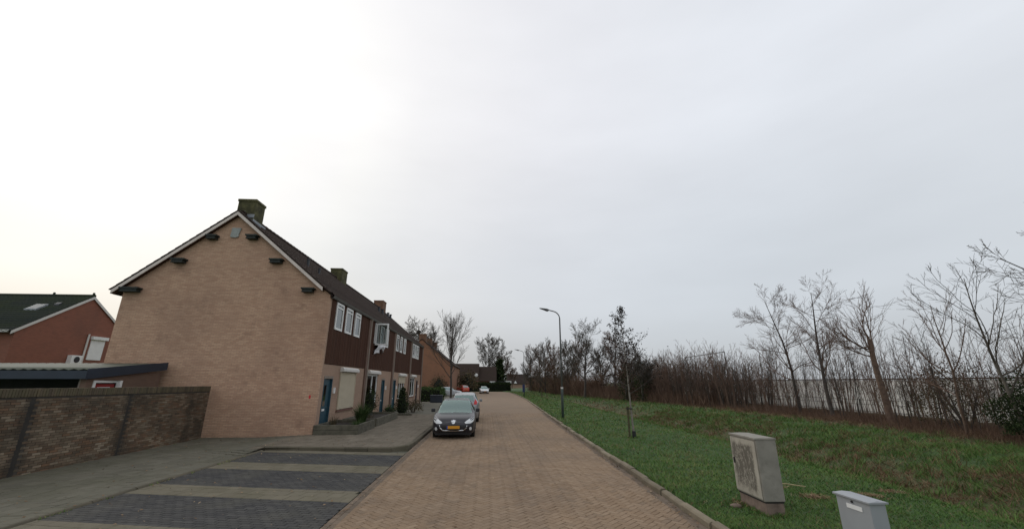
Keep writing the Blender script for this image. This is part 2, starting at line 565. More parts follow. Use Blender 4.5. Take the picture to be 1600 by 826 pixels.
def paint(name, c, rough=0.28, coat=0.6, metal=0.0):
    t = NT(name)
    n = t.noise(t.pos(), 5, 4)
    t.done(t.ramp(n, [(0.3, mul(c, 0.9)), (0.7, mul(c, 1.1))]), rough, metal)
    t.p.inputs['Coat Weight'].default_value = coat
    t.p.inputs['Coat Roughness'].default_value = 0.06


paint('paint_black', (0.012, 0.011, 0.016), 0.4, 0.22)
paint('paint_silver', (0.24, 0.25, 0.26), 0.35, 0.5, 0.35)
paint('paint_white', (0.7, 0.7, 0.7))
paint('paint_red', (0.48, 0.045, 0.02))
paint('paint_grey', (0.42, 0.43, 0.45), 0.35, 0.5, 0.2)
simple('chrome', (0.62, 0.63, 0.64), 0.18, 0.05, 5, metal=1.0)
simple('trim_black', (0.016, 0.016, 0.018), 0.55, 0.1, 8)
simple('lamp_clear', (0.7, 0.72, 0.72), 0.15, 0.06, 20)
simple('tail_red', (0.45, 0.012, 0.012), 0.2, 0.1, 20)
simple('plate_yellow', (0.62, 0.27, 0.01), 0.5, 0.05, 20)
simple('plate_blue', (0.02, 0.06, 0.3), 0.5, 0.05, 20)
simple('seat_cloth', (0.05, 0.055, 0.055), 0.9, 0.2, 8)

# ------------------------------------------------------------------ mesh helpers
LOC = {}                 # world position of each thing's origin
M = MATS


def tag(o, label=None, cat=None, group=None, kind=None):
    for k, v in (('label', label), ('category', cat), ('group', group), ('kind', kind)):
        if v:
            o[k] = v
    return o


def thing(name, loc, label, cat, group=None):
    o = bpy.data.objects.new(name, None)
    o.empty_display_size = 0.2
    col.objects.link(o)
    o.location = loc
    LOC[o.name] = Vector(loc)
    return tag(o, label, cat, group)


def origin_of(p):
    while p.parent:
        p = p.parent
    return LOC.get(p.name, Vector((0, 0, 0)))


def link(name, me, mat, parent=None, at=None, smooth=False):
    if mat and len(me.materials) == 0:
        me.materials.append(M[mat])
    o = bpy.data.objects.new(name, me)
    col.objects.link(o)
    if smooth:
        me.polygons.foreach_set('use_smooth', np.ones(len(me.polygons), dtype=bool))
    if parent:
        o.parent = parent
    if at is not None:
        o.location = at
        if not parent:
            LOC[o.name] = Vector(at)
    return o


def np_mesh(name, co, faces, tint=None, attr='tint'):
    """co (n,3); faces: list of int arrays (k, m) with m = 3 or 4"""
    me = bpy.data.meshes.new(name)
    co = np.asarray(co, dtype=np.float32)
    me.vertices.add(len(co))
    me.vertices.foreach_set('co', co.ravel())
    idx = np.concatenate([np.asarray(f).ravel() for f in faces]).astype(np.int32)
    tot = np.concatenate([np.full(len(f), np.asarray(f).shape[1]) for f in faces]).astype(np.int32)
    start = np.concatenate([[0], np.cumsum(tot)[:-1]]).astype(np.int32)
    me.loops.add(len(idx))
    me.loops.foreach_set('vertex_index', idx)
    me.polygons.add(len(tot))
    me.polygons.foreach_set('loop_start', start)
    me.update(calc_edges=True)
    if tint is not None:
        a = me.attributes.new(attr, 'FLOAT', 'POINT')
        a.data.foreach_set('value', np.asarray(tint, dtype=np.float32))
    return me


class MB:
    def __init__(s):
        s.v, s.f = [], []

    def add(s, vs, fs):
        o = len(s.v)
        s.v += [tuple(x) for x in vs]
        s.f += [tuple(i + o for i in f) for f in fs]
        return s

    def box(s, x0, x1, y0, y1, z0, z1, mat=None, taper=None):
        vs = [Vector((x, y, z)) for z in (z0, z1) for y in (y0, y1) for x in (x0, x1)]
        if mat:
            vs = [mat @ v for v in vs]
        return s.add(vs, [(0, 2, 3, 1), (4, 5, 7, 6), (0, 1, 5, 4), (2, 6, 7, 3), (0, 4, 6, 2), (1, 3, 7, 5)])

    def bevel_box(s, x0, x1, y0, y1, z0, z1, b=0.02, mat=None):
        bm = bmesh.new()
        r = bmesh.ops.create_cube(bm, size=1)
        for v in bm.verts:
            v.co = Vector((x0 + (v.co.x + .5) * (x1 - x0), y0 + (v.co.y + .5) * (y1 - y0), z0 + (v.co.z + .5) * (z1 - z0)))
        bmesh.ops.bevel(bm, geom=bm.edges[:], offset=b, segments=2, affect='EDGES', profile=0.6)
        return s.from_bm(bm, mat)

    def from_bm(s, bm, mat=None):
        bm.verts.index_update()
        vs = [(mat @ v.co) if mat else v.co.copy() for v in bm.verts]
        fs = [tuple(v.index for v in f.verts) for f in bm.faces]
        bm.free()
        return s.add(vs, fs)

    def prism(s, pts, axis, a, b):
        """polygon pts in the two other axes, extruded along axis from a to b"""
        def P(u, v, w):
            return {'x': (w, u, v), 'y': (u, w, v), 'z': (u, v, w)}[axis]
        n = len(pts)
        vs = [P(u, v, a) for u, v in pts] + [P(u, v, b) for u, v in pts]
        fs = [tuple(range(n))[::-1], tuple(range(n, 2 * n))]
        fs += [(i, (i + 1) % n, n + (i + 1) % n, n + i) for i in range(n)]
        return s.add(vs, fs)

    def tube(s, pts, rad, n=8, cap=True):
        pts = [Vector(p) for p in pts]
        if not isinstance(rad, (list, tuple)):
            rad = [rad] * len(pts)
        o = len(s.v)
        ref = Vector((0.31, 0.17, 0.93))
        d0 = (pts[-1] - pts[0]).normalized()
        if abs(d0.dot(ref)) > 0.9:
            ref = Vector((0.93, 0.31, 0.17))
        for i, p in enumerate(pts):
            d = (pts[min(i + 1, len(pts) - 1)] - pts[max(i - 1, 0)]).normalized()
            a = d.cross(ref).normalized()
            b = d.cross(a)
            for k in range(n):
                t = 2 * math.pi * k / n
                s.v.append(tuple(p + (a * math.cos(t) + b * math.sin(t)) * rad[i]))
        for i in range(len(pts) - 1):
            for k in range(n):
                k2 = (k + 1) % n
                s.f.append((o + i * n + k, o + i * n + k2, o + (i + 1) * n + k2, o + (i + 1) * n + k))
        if cap:
            s.f.append(tuple(o + k for k in range(n))[::-1])
            s.f.append(tuple(o + (len(pts) - 1) * n + k for k in range(n)))
        return s

    def lathe(s, prof, c, n=16, axis='z'):
        o = len(s.v)
        for r, h in prof:
            for k in range(n):
                t = 2 * math.pi * k / n
                u, v = r * math.cos(t), r * math.sin(t)
                p = {'z': (u, v, h), 'x': (h, u, v), 'y': (u, h, v)}[axis]
                s.v.append(tuple(Vector(p) + Vector(c)))
        for i in range(len(prof) - 1):
            for k in range(n):
                k2 = (k + 1) % n
                s.f.append((o + i * n + k, o + i * n + k2, o + (i + 1) * n + k2, o + (i + 1) * n + k))
        s.f.append(tuple(o + k for k in range(n))[::-1])
        s.f.append(tuple(o + (len(prof) - 1) * n + k for k in range(n)))
        return s

    def mesh(s, name, off=(0, 0, 0)):
        me = bpy.data.meshes.new(name)
        ox, oy, oz = off
        me.from_pydata([(x - ox, y - oy, z - oz) for x, y, z in s.v], [], s.f)
        bm = bmesh.new()
        bm.from_mesh(me)
        bmesh.ops.recalc_face_normals(bm, faces=bm.faces)
        bm.to_mesh(me)
        bm.free()
        return me

    def build(s, name, mat, parent=None, at=None, smooth=False, local=False):
        """vertices in world space; parent's thing origin (or at) is taken off. local=True: vertices are local already"""
        if local:
            return link(name, s.mesh(name), mat, parent, at, smooth)
        if parent:
            return link(name, s.mesh(name, origin_of(parent)), mat, parent, None, smooth)
        return link(name, s.mesh(name, at or (0, 0, 0)), mat, None, at, smooth)


def struct(o):
    o['kind'] = 'structure'
    return o


def shade_auto(o, ang=40):
    me = o.data
    me.polygons.foreach_set('use_smooth', np.ones(len(me.polygons), dtype=bool))
    try:
        me.set_sharp_from_angle(angle=R(ang))
    except Exception:
        pass

# ------------------------------------------------------------------ the ground
KY = np.array([-30, 0, 7.0, 11.0, 23.6, 40, 57.0, 77.0, 92, 100, 108.0])
KX = np.array([2.9, 3.36, 3.55, 3.66, 4.05, 4.7, 5.35, 5.6, 5.5, 5.2, 4.2])
LEFT = -2.58                                   # left edge of the carriageway


def kerb_x(y):
    return np.interp(y, KY, KX)


def vnoise(x, y, s=1.0, seed=0):
    """cheap smooth pseudo noise in about [-1, 1]"""
    x, y = np.asarray(x) * s, np.asarray(y) * s
    a = np.sin(x * 1.7 + 1.3 * np.sin(y * 1.1 + seed) + seed * 2.1)
    b = np.sin(y * 2.3 + 1.7 * np.sin(x * 0.9 - seed) + seed * 0.7)
    c = np.sin((x + y) * 3.1 + 2.0 * np.sin((x - y) * 1.9 + seed))
    return (a + b + 0.6 * c) / 2.6


PX = np.array([0, 0.25, 3.0, 4.35, 4.75, 5.5, 6.2, 6.9, 8.6, 10.5, 14.0, 17.5, 24.0, 60.0])
PZ = np.array([0.06, 0.09, 0.10, 0.06, -0.04, -0.62, -0.85, -0.78, -0.3, 0.04, 0.22, 0.30, 0.36, 0.36])
BEND = np.array([10.2, 10.4, 10.8, 11.3, 11.2, 11.2, 11.2, 9.5, 8.0])        # ditch line X
BENDY = np.array([0, 7, 10, 17, 25, 34, 50, 62, 120])


def ground_z(x, y):
    x, y = np.asarray(x, float), np.asarray(y, float)
    k = kerb_x(y)
    # distance from the kerb, warped so the swale follows its own line
    dl = np.interp(y, BENDY, BEND) - k
    d = x - k
    dd = np.where(d < dl, d * 6.2 / np.maximum(dl, 1.5), 6.2 + (d - dl))
    z = np.interp(dd, PX, PZ)
    fade = np.clip((70 - y) / 30, 0.12, 1)
    z = 0.09 + (z - 0.09) * np.where(z < 0.09, fade, 1.0)
    z = z + 0.025 * vnoise(x, y, 0.9, 3) * np.clip(d / 1.0, 0, 1) + 0.05 * vnoise(x, y, 2.1, 5) * np.clip((d - 4.5) / 1.5, 0, 1) + 0.03 * vnoise(x, y, 5.1, 6) * np.clip((d - 4.5) / 1.5, 0, 1)
    z = np.where(d < 0.0, -0.09, z)
    z = np.where((y > 110) & (d < 0), 0.0, z)
    return z


def ditch_weight(x, y):
    b = np.interp(y, BENDY, BEND)
    w = np.where(x < b, np.exp(-((x - b) / 0.95) ** 2), np.exp(-((x - b) / 2.3) ** 2)) * np.clip((60 - y) / 12, 0.15, 1)
    w = np.maximum(w, 0.85 * np.clip((x - 17.2) / 1.8, 0, 1) * (x < 60))
    return w


def build_ground():
    xs = np.concatenate([np.array([-1500, -500, -160, -60, -30, -16, -8, -2, 2.4]), np.arange(3.0, 26, 0.3), np.array([28, 32, 40, 60, 120, 400, 1500])])
    ys = np.concatenate([np.array([-300, -60, -20, -5]), np.arange(0, 40, 0.35), np.arange(40, 130, 1.5), np.array([150, 220, 400, 900, 2500])])
    X, Y = np.meshgrid(xs, ys, indexing='ij')
    # slide one grid line onto the kerb so the edge is clean
    i0 = int(np.argmin(abs(xs - 3.0)))
    off = (kerb_x(Y) + 0.02 - 3.0)
    wgt = np.interp(xs, [-2, 2.4, 3.0, 12, 26], [0, 1, 1, 0.6, 0])[:, None]
    X = X + off * wgt
    Z = ground_z(X, Y)
    X[i0 - 1, :] = kerb_x(Y[i0 - 1, :]) + 0.06
    X[i0, :] = kerb_x(Y[i0, :]) + 0.11
    Z[i0 - 1, :] = np.where(Y[i0 - 1, :] > 110, 0, -0.09)
    n, m = X.shape
    co = np.stack([X.ravel(), Y.ravel(), Z.ravel()], 1)
    i, j = np.meshgrid(np.arange(n - 1), np.arange(m - 1), indexing='ij')
    a = (i * m + j).ravel()
    f = np.stack([a, a + m, a + m + 1, a + 1], 1)
    me = np_mesh('ground', co, [f], ditch_weight(co[:, 0], co[:, 1]), 'litter')
    struct(link('ground', me, 'turf_ground', smooth=True))


build_ground()


# ------------------------------------------------------------------ paving laid piece by piece
def clip(poly, area):
    """Sutherland-Hodgman: convex counter-clockwise area"""
    out = poly
    n = len(area)
    for i in range(n):
        (ax, ay), (bx, by) = area[i], area[(i + 1) % n]
        res = []
        k = len(out)
        for j in range(k):
            p, q = out[j], out[(j + 1) % k]
            sp = (bx - ax) * (p[1] - ay) - (by - ay) * (p[0] - ax)
            sq = (bx - ax) * (q[1] - ay) - (by - ay) * (q[0] - ax)
            if sp >= 0:
                res.append(p)
            if sp * sq < 0:
                t = sp / (sp - sq)
                res.append((p[0] + (q[0] - p[0]) * t, p[1] + (q[1] - p[1]) * t))
        out = res
        if len(out) < 3:
            return None
    return out


def area_of(p):
    return 0.5 * sum(p[i][0] * p[(i + 1) % len(p)][1] - p[(i + 1) % len(p)][0] * p[i][1] for i in range(len(p)))


def rects(area, w, h, gap, bond, ang, org):
    """rectangles of a bond covering area: returns list of (polygon, whole, centre, angle)"""
    ca, sa = math.cos(ang), math.sin(ang)

    def tow(u, v):
        return (org[0] + u * ca - v * sa, org[1] + u * sa + v * ca)

    us = [(x - org[0]) * ca + (y - org[1]) * sa for x, y in area]
    vs = [-(x - org[0]) * sa + (y - org[1]) * ca for x, y in area]
    u0, u1, v0, v1 = min(us) - w, max(us) + w, min(vs) - w, max(vs) + w
    cells = []
    if bond == 'herring':
        s = h                                  # w = 2h
        for i in range(int(math.floor(u0 / s)) - 2, int(math.ceil(u1 / s)) + 2):
            for j in range(int(math.floor(v0 / s)) - 2, int(math.ceil(v1 / s)) + 2):
                k = (i - j) % 4
                if k == 0:
                    cells.append((i * s, j * s, 2 * s, s))
                elif k == 3:
                    cells.append((i * s, j * s, s, 2 * s))
    else:
        nr = int(math.ceil((v1 - v0) / h)) + 1
        b0 = math.floor(v0 / h)
        for r in range(nr):
            row = b0 + r
            sh = (0.5 * w if (bond == 'half' and row % 2) else 0.0)
            c0 = math.floor((u0 - sh) / w)
            for c in range(int(math.ceil((u1 - u0) / w)) + 2):
                cells.append(((c0 + c) * w + sh, row * h, w, h))
    res = []
    amin = 0.12 * w * h
    g = gap / 2
    for (u, v, a, b) in cells:
        q = [tow(u + g, v + g), tow(u + a - g, v + g), tow(u + a - g, v + b - g), tow(u + g, v + b - g)]
        cx, cy = sum(p[0] for p in q) / 4, sum(p[1] for p in q) / 4
        r = clip(q, area)
        if r is None or area_of(r) < amin:
            continue
        whole = abs(area_of(r) - (a - gap) * (b - gap)) < 1e-6
        res.append((r, whole, (cx, cy), (a, b)))
    return res


def piece_geo(poly, z, rg, depth=0.03, bev=0.006, uneven=0.002):
    """one paving piece: a bevelled slab with a slightly tilted top"""
    n = len(poly)
    cx, cy = sum(p[0] for p in poly) / n, sum(p[1] for p in poly) / n
    r = max(0.03, max(math.hypot(p[0] - cx, p[1] - cy) for p in poly))
    k = 1 - bev * 1.4 / r
    tx, ty, dz = rg.uniform(-1, 1) * uneven / r, rg.uniform(-1, 1) * uneven / r, rg.uniform(-1, 1) * uneven * 0.7
    top = [(cx + (x - cx) * k, cy + (y - cy) * k, z + dz + tx * (x - cx) + ty * (y - cy)) for x, y in poly]
    mid = [(x, y, z + dz - bev * 0.7 + tx * (x - cx) + ty * (y - cy)) for x, y in poly]
    bot = [(x, y, z - depth) for x, y in poly]
    f = [tuple(range(n))]
    f += [(n + i, n + (i + 1) % n, (i + 1) % n, i) for i in range(n)]
    f += [(2 * n + i, 2 * n + (i + 1) % n, n + (i + 1) % n, n + i) for i in range(n)]
    return top + mid + bot, f


CAMXY = (0.0, 0.0)


def in_view(x, y):
    a = math.atan2(x, y) - R(3.5)
    return y > 4 and abs(a) < R(52.5)


def pave(parent, name, mat, items, zf, limit=300, **kw):
    """items from rects(); the nearest ones in view become parts, the rest one stuff part"""
    rg = random.Random(len(items))
    order = sorted(range(len(items)), key=lambda i: (not (in_view(*items[i][2]) and items[i][2][1] > (5.6 + abs(items[i][2][0]) * 0.05)), math.hypot(*items[i][2])))
    rest = MB()
    for rank, i in enumerate(order):
        poly, whole, c, wh = items[i]
        if len(poly) < 3:
            continue
        vs, fs = piece_geo(poly, zf(*c), rg, **kw)
        if rank < limit:
            b = MB().add(vs, fs)
            me = bpy.data.meshes.new(name)
            oz = zf(*c)
            me.from_pydata([(x - c[0], y - c[1], z - oz) for x, y, z in b.v], [], b.f)
            link(name, me, mat, parent, (c[0], c[1], oz))
        else:
            rest.add(vs, fs)
    if rest.v:
        me = bpy.data.meshes.new(name + 's')
        me.from_pydata(rest.v, [], rest.f)
        tag(link(name + 's', me, mat, parent), kind='stuff')


def flat(name, poly, z, mat, parent=None):
    return MB().add([(x, y, z) for x, y in poly], [tuple(range(len(poly)))]).build(name, mat, parent)


# --- the road
YB = 32.0                       # bricks laid singly up to here
road_poly = [(LEFT, -20)] + [(float(kerb_x(y)), y) for y in (-20, 0, 7, 11, 23.6, YB)] + [(LEFT, YB)]
road = struct(flat('road', road_poly, -0.022, 'road_joint'))
far = [(LEFT, YB)] + [(float(kerb_x(y)), y) for y in (YB, 40, 57, 77, 92, 100, 104)] + [(4.0, 107), (-60, 107.5), (-60, 101), (-9, 100), (LEFT - 1.5, 97), (LEFT, 93)]
flat('road_surface', far, -0.001, 'road_surface', road)
area = [(LEFT + 0.2, 3.0), (float(kerb_x(3)) - 0.2, 3.0), (float(kerb_x(YB)) - 0.2, YB), (LEFT + 0.2, YB)]
pave(road, 'paving_brick', 'road_brick', rects(area, 0.21, 0.105, 0.007, 'herring', R(45.0), (0.3, 0)), lambda x, y: 0.018 - 0.018 * abs(x - 0.6) / 3.2, 300, uneven=0.0022)
# gutter courses laid lengthwise along both edges
gl = rects([(LEFT + 0.0, 3), (LEFT + 0.215, 3), (LEFT + 0.215, YB), (LEFT + 0.0, YB)], 0.21, 0.105, 0.006, 'half', R(90), (LEFT, 0))
pave(road, 'gutter_brick', 'gutter_brick', gl, lambda x, y: 0.002, 60, uneven=0.003)
gr_ = []
for k in range(int((YB - 3) / 0.21)):
    y = 3 + k * 0.21
    for s in (0, 1):
        yy = y + 0.1 * s
        xa, xb = float(kerb_x(yy)), float(kerb_x(yy + 0.21))
        o = 0.004 + 0.105 * s
        p = [(xa - o - 0.1, yy + .004), (xa - o, yy + .004), (xb - o, yy + 0.206), (xb - o - 0.1, yy + 0.206)]
        gr_.append((p, True, (xa - o - 0.05, yy + 0.1), (0.21, 0.1)))
pave(road, 'gutter_brick', 'gutter_brick', gr_, lambda x, y: 0.0, 60, uneven=0.003)


# --- kerbs: each stone its own piece, a little out of line
def kerb_line(parent, pts, w, h, mat, side, L=1.0, name='kerb_stone', jit=0.012, z0=0.0, rg=random.Random(3)):
    """pts: polyline of the road-side face; side = +1 stones lie to its right"""
    pts = [Vector((p[0], p[1])) for p in pts]
    seg = [(pts[i + 1] - pts[i]).length for i in range(len(pts) - 1)]
    tot = sum(seg)

    def at(s):
        for i, l in enumerate(seg):
            if s <= l or i == len(seg) - 1:
                return pts[i] + (pts[i + 1] - pts[i]) * (s / l)
            s -= l
    n = int(round(tot / L))
    base = None
    for k in range(n):
        a, b = at(k * tot / n), at((k + 1) * tot / n)
        d = b - a
        ln = d.length - 0.012
        if base is None:
            m = MB()
            hh = h + 0.2
            prof = [(0.0, -hh), (0.0, -0.03), (0.025, -0.006), (0.04, 0), (w - 0.012, 0), (w, -0.01), (w, -hh)]
            m.prism([(u, v) for u, v in prof], 'y', -0.5, 0.5)
            base = m.mesh(name)
        o = link(name, base, mat, parent)
        c = (a + b) / 2
        yaw = math.atan2(-d.x, d.y)
        o.location = (c.x + rg.uniform(-jit, jit), c.y, z0 + h + rg.uniform(-jit, jit) * 0.8)
        o.rotation_euler = (rg.uniform(-0.8, 0.8) * jit, rg.uniform(-5, 2.5) * jit, yaw + rg.uniform(-1.5, 1.5) * jit)
        o.scale = (side, ln, 1)


kr = bpy.data.objects.new('verge_kerb', None)
col.objects.link(kr)
struct(kr)
kerb_line(kr, [(float(kerb_x(y)), y) for y in np.linspace(4, 100, 49)], 0.13, 0.10, 'kerb_stone', 1, 1.0, jit=0.024)
kl = bpy.data.objects.new('pavement_kerb', None)
col.objects.link(kl)
struct(kl)
corner = [(-7.9, 15.42), (-6.0, 15.16), (-4.2, 14.93), (-3.35, 14.86), (-2.95, 14.98), (-2.72, 15.3), (-2.64, 15.9), (LEFT - 0.02, 17.0), (LEFT - 0.02, 30), (LEFT - 0.02, 60), (LEFT - 0.02, 92)]
kerb_line(kl, corner, 0.14, 0.115, 'kerb_dark', -1, 0.8, jit=0.006)

# --- parking bays on the left, rows a little askew to the road
SL = -0.2


def row(y_left, dy):
    return [(-7.5, y_left), (-2.6, y_left + SL * 4.9), (-2.6, y_left + SL * 4.9 + dy), (-7.5, y_left + dy)]


parking = struct(flat('parking_bays', [(-7.55, -5), (LEFT, -5), (LEFT, 15.0), (-3.4, 15.0), (-8.0, 15.6), (-8.0, 5)], -0.03, 'pavement_joint'))
bands = [(3.0, 1.7, 1), (4.7, 0.85, 0), (5.55, 1.72, 1), (7.27, 0.83, 0), (8.1, 1.7, 1), (9.8, 0.8, 0), (10.6, 1.75, 1), (12.35, 0.95, 0), (13.3, 1.68, 1), (14.98, 0.45, 0)]
dark, light = [], []
for y0, dy, isd in bands:
    a = row(y0, dy)
    it = rects(a, 0.21 if isd else 0.3, 0.105 if isd else 0.3, 0.009, 'half', math.atan(SL), (-7.5, y0))
    (dark if isd else light).extend(it)
pave(parking, 'bay_paver', 'bay_paver', dark, lambda x, y: 0.0, 300, uneven=0.002)
pave(parking, 'divider_tile', 'strip_paver', light, lambda x, y: 0.003, 300, uneven=0.002)

# --- pavements
def pav_z(x, y):
    return 0.03 + 0.08 * min(1, max(0, (x + 9.2) / 1.7)) * min(1, max(0, (y - 14.0) / 1.0))


pavement = struct(MB().add([(-12.4, -6, 0.0), (-7.5, -6, 0.0), (-7.5, 15.3, 0.0), (-9.2, 15.6, 0.0), (-9.2, 18.75, 0.0), (-12.4, 18.75, 0.0),
                            (-7.5, 15.3, 0.08), (-3.3, 14.95, 0.08), (-2.72, 15.5, 0.08), (LEFT - 0.1, 17, 0.08), (LEFT - 0.1, 48, 0.08), (-7.5, 48, 0.08), (-7.5, 18.75, 0.08)],
                           [(0, 1, 2, 3, 4, 5), (3, 2, 6, 12, 4), (6, 7, 8, 9, 10, 11, 12)]).build('pavement', 'pavement_joint'))
ang = math.atan(SL) * 0.6
A1 = [(-12.2, 3.0), (-7.56, 3.0), (-7.56, 15.35), (-9.2, 15.62), (-9.2, 18.7), (-12.2, 18.7)]
it = rects([(-12.2, 3.0), (-7.56, 3.0), (-7.56, 15.38), (-12.2, 15.38)], 0.3, 0.3, 0.006, 'half', R(90), (-7.56, 0))
it += rects([(-12.2, 15.38), (-7.56, 15.38), (-7.56, 18.62), (-12.2, 18.62)], 0.3, 0.3, 0.006, 'half', R(90), (-7.56, 0))
it += rects([(-7.55, 15.45), (-3.3, 15.02), (-2.75, 15.5), (-2.74, 18.62), (-7.55, 18.62)], 0.3, 0.3, 0.006, 'half', R(90), (-7.56, 0))
it += rects([(-7.28, 18.63), (-2.74, 18.63), (-2.74, 30), (-7.28, 30)], 0.3, 0.3, 0.006, 'half', R(90), (-7.56, 0))
it = [q for q in it if not (q[2][1] > 15.3 + SL * (q[2][0] + 7.55) * 0 and False)]
pave(pavement, 'pavement_tile', 'pavement_tile', [q for q in it if q[2][0] < -7.8 or q[2][1] < 14.9], pav_z, 300, uneven=0.004)
pave(pavement, 'walkway_tile', 'pavement_tile_warm', [q for q in it if not (q[2][0] < -7.8 or q[2][1] < 14.9)], pav_z, 200, uneven=0.004)
flat('pavement_surface', [(-7.28, 30), (LEFT - 0.12, 30), (LEFT - 0.12, 93), (-5, 97), (-40, 100), (-40, 47), (-7.28, 47)], 0.108, 'pavement_surface', pavement)
# flush edging between pavement and bays
ed = bpy.data.objects.new('bay_edging', None)
col.objects.link(ed)
struct(ed)
kerb_line(ed, [(-7.46, 4), (-7.46, 15.2)], 0.1, 0.035, 'kerb_dark', -1, 1.0, 'edging_stone', 0.006)


# ------------------------------------------------------------------ scattered blades
def blades(xy, z, h, w, lean, rg, tint, two=True):
    """thin upright triangles; arrays of length n"""
    n = len(xy)
    az = rg.uniform(0, 2 * np.pi, n)
    la = rg.uniform(0, 2 * np.pi, n)
    dx, dy = np.cos(az) * w / 2, np.sin(az) * w / 2
    lx, ly = np.cos(la) * lean * h, np.sin(la) * lean * h
    b = np.stack([xy[:, 0], xy[:, 1], z], 1)
    off = np.stack([dx, dy, np.zeros(n)], 1)
    p0, p1 = b - off, b + off
    m = b + np.stack([lx * 0.35, ly * 0.35, h * 0.6], 1)
    tip = b + np.stack([lx, ly, h], 1)
    if two:
        co = np.stack([p0, p1, m + off * 0.75, m - off * 0.75, tip], 1).reshape(-1, 3)
        i = np.arange(n) * 5
        fs = [np.stack([i, i + 1, i + 2, i + 3], 1), np.stack([i + 3, i + 2, i + 4], 1)]
        return co, fs, np.repeat(tint, 5)
    co = np.stack([p0, p1, tip], 1).reshape(-1, 3)
    i = np.arange(n) * 3
    return co, [np.stack([i, i + 1, i + 2], 1)], np.repeat(tint, 3)


def merge(parts):
    co, fs, ti, o = [], {}, [], 0
    for c, f, t in parts:
        co.append(c)
        ti.append(t)
        for a in f:
            fs.setdefault(a.shape[1], []).append(a + o)
        o += len(c)
    return np.concatenate(co), [np.concatenate(v) for v in fs.values()], np.concatenate(ti)


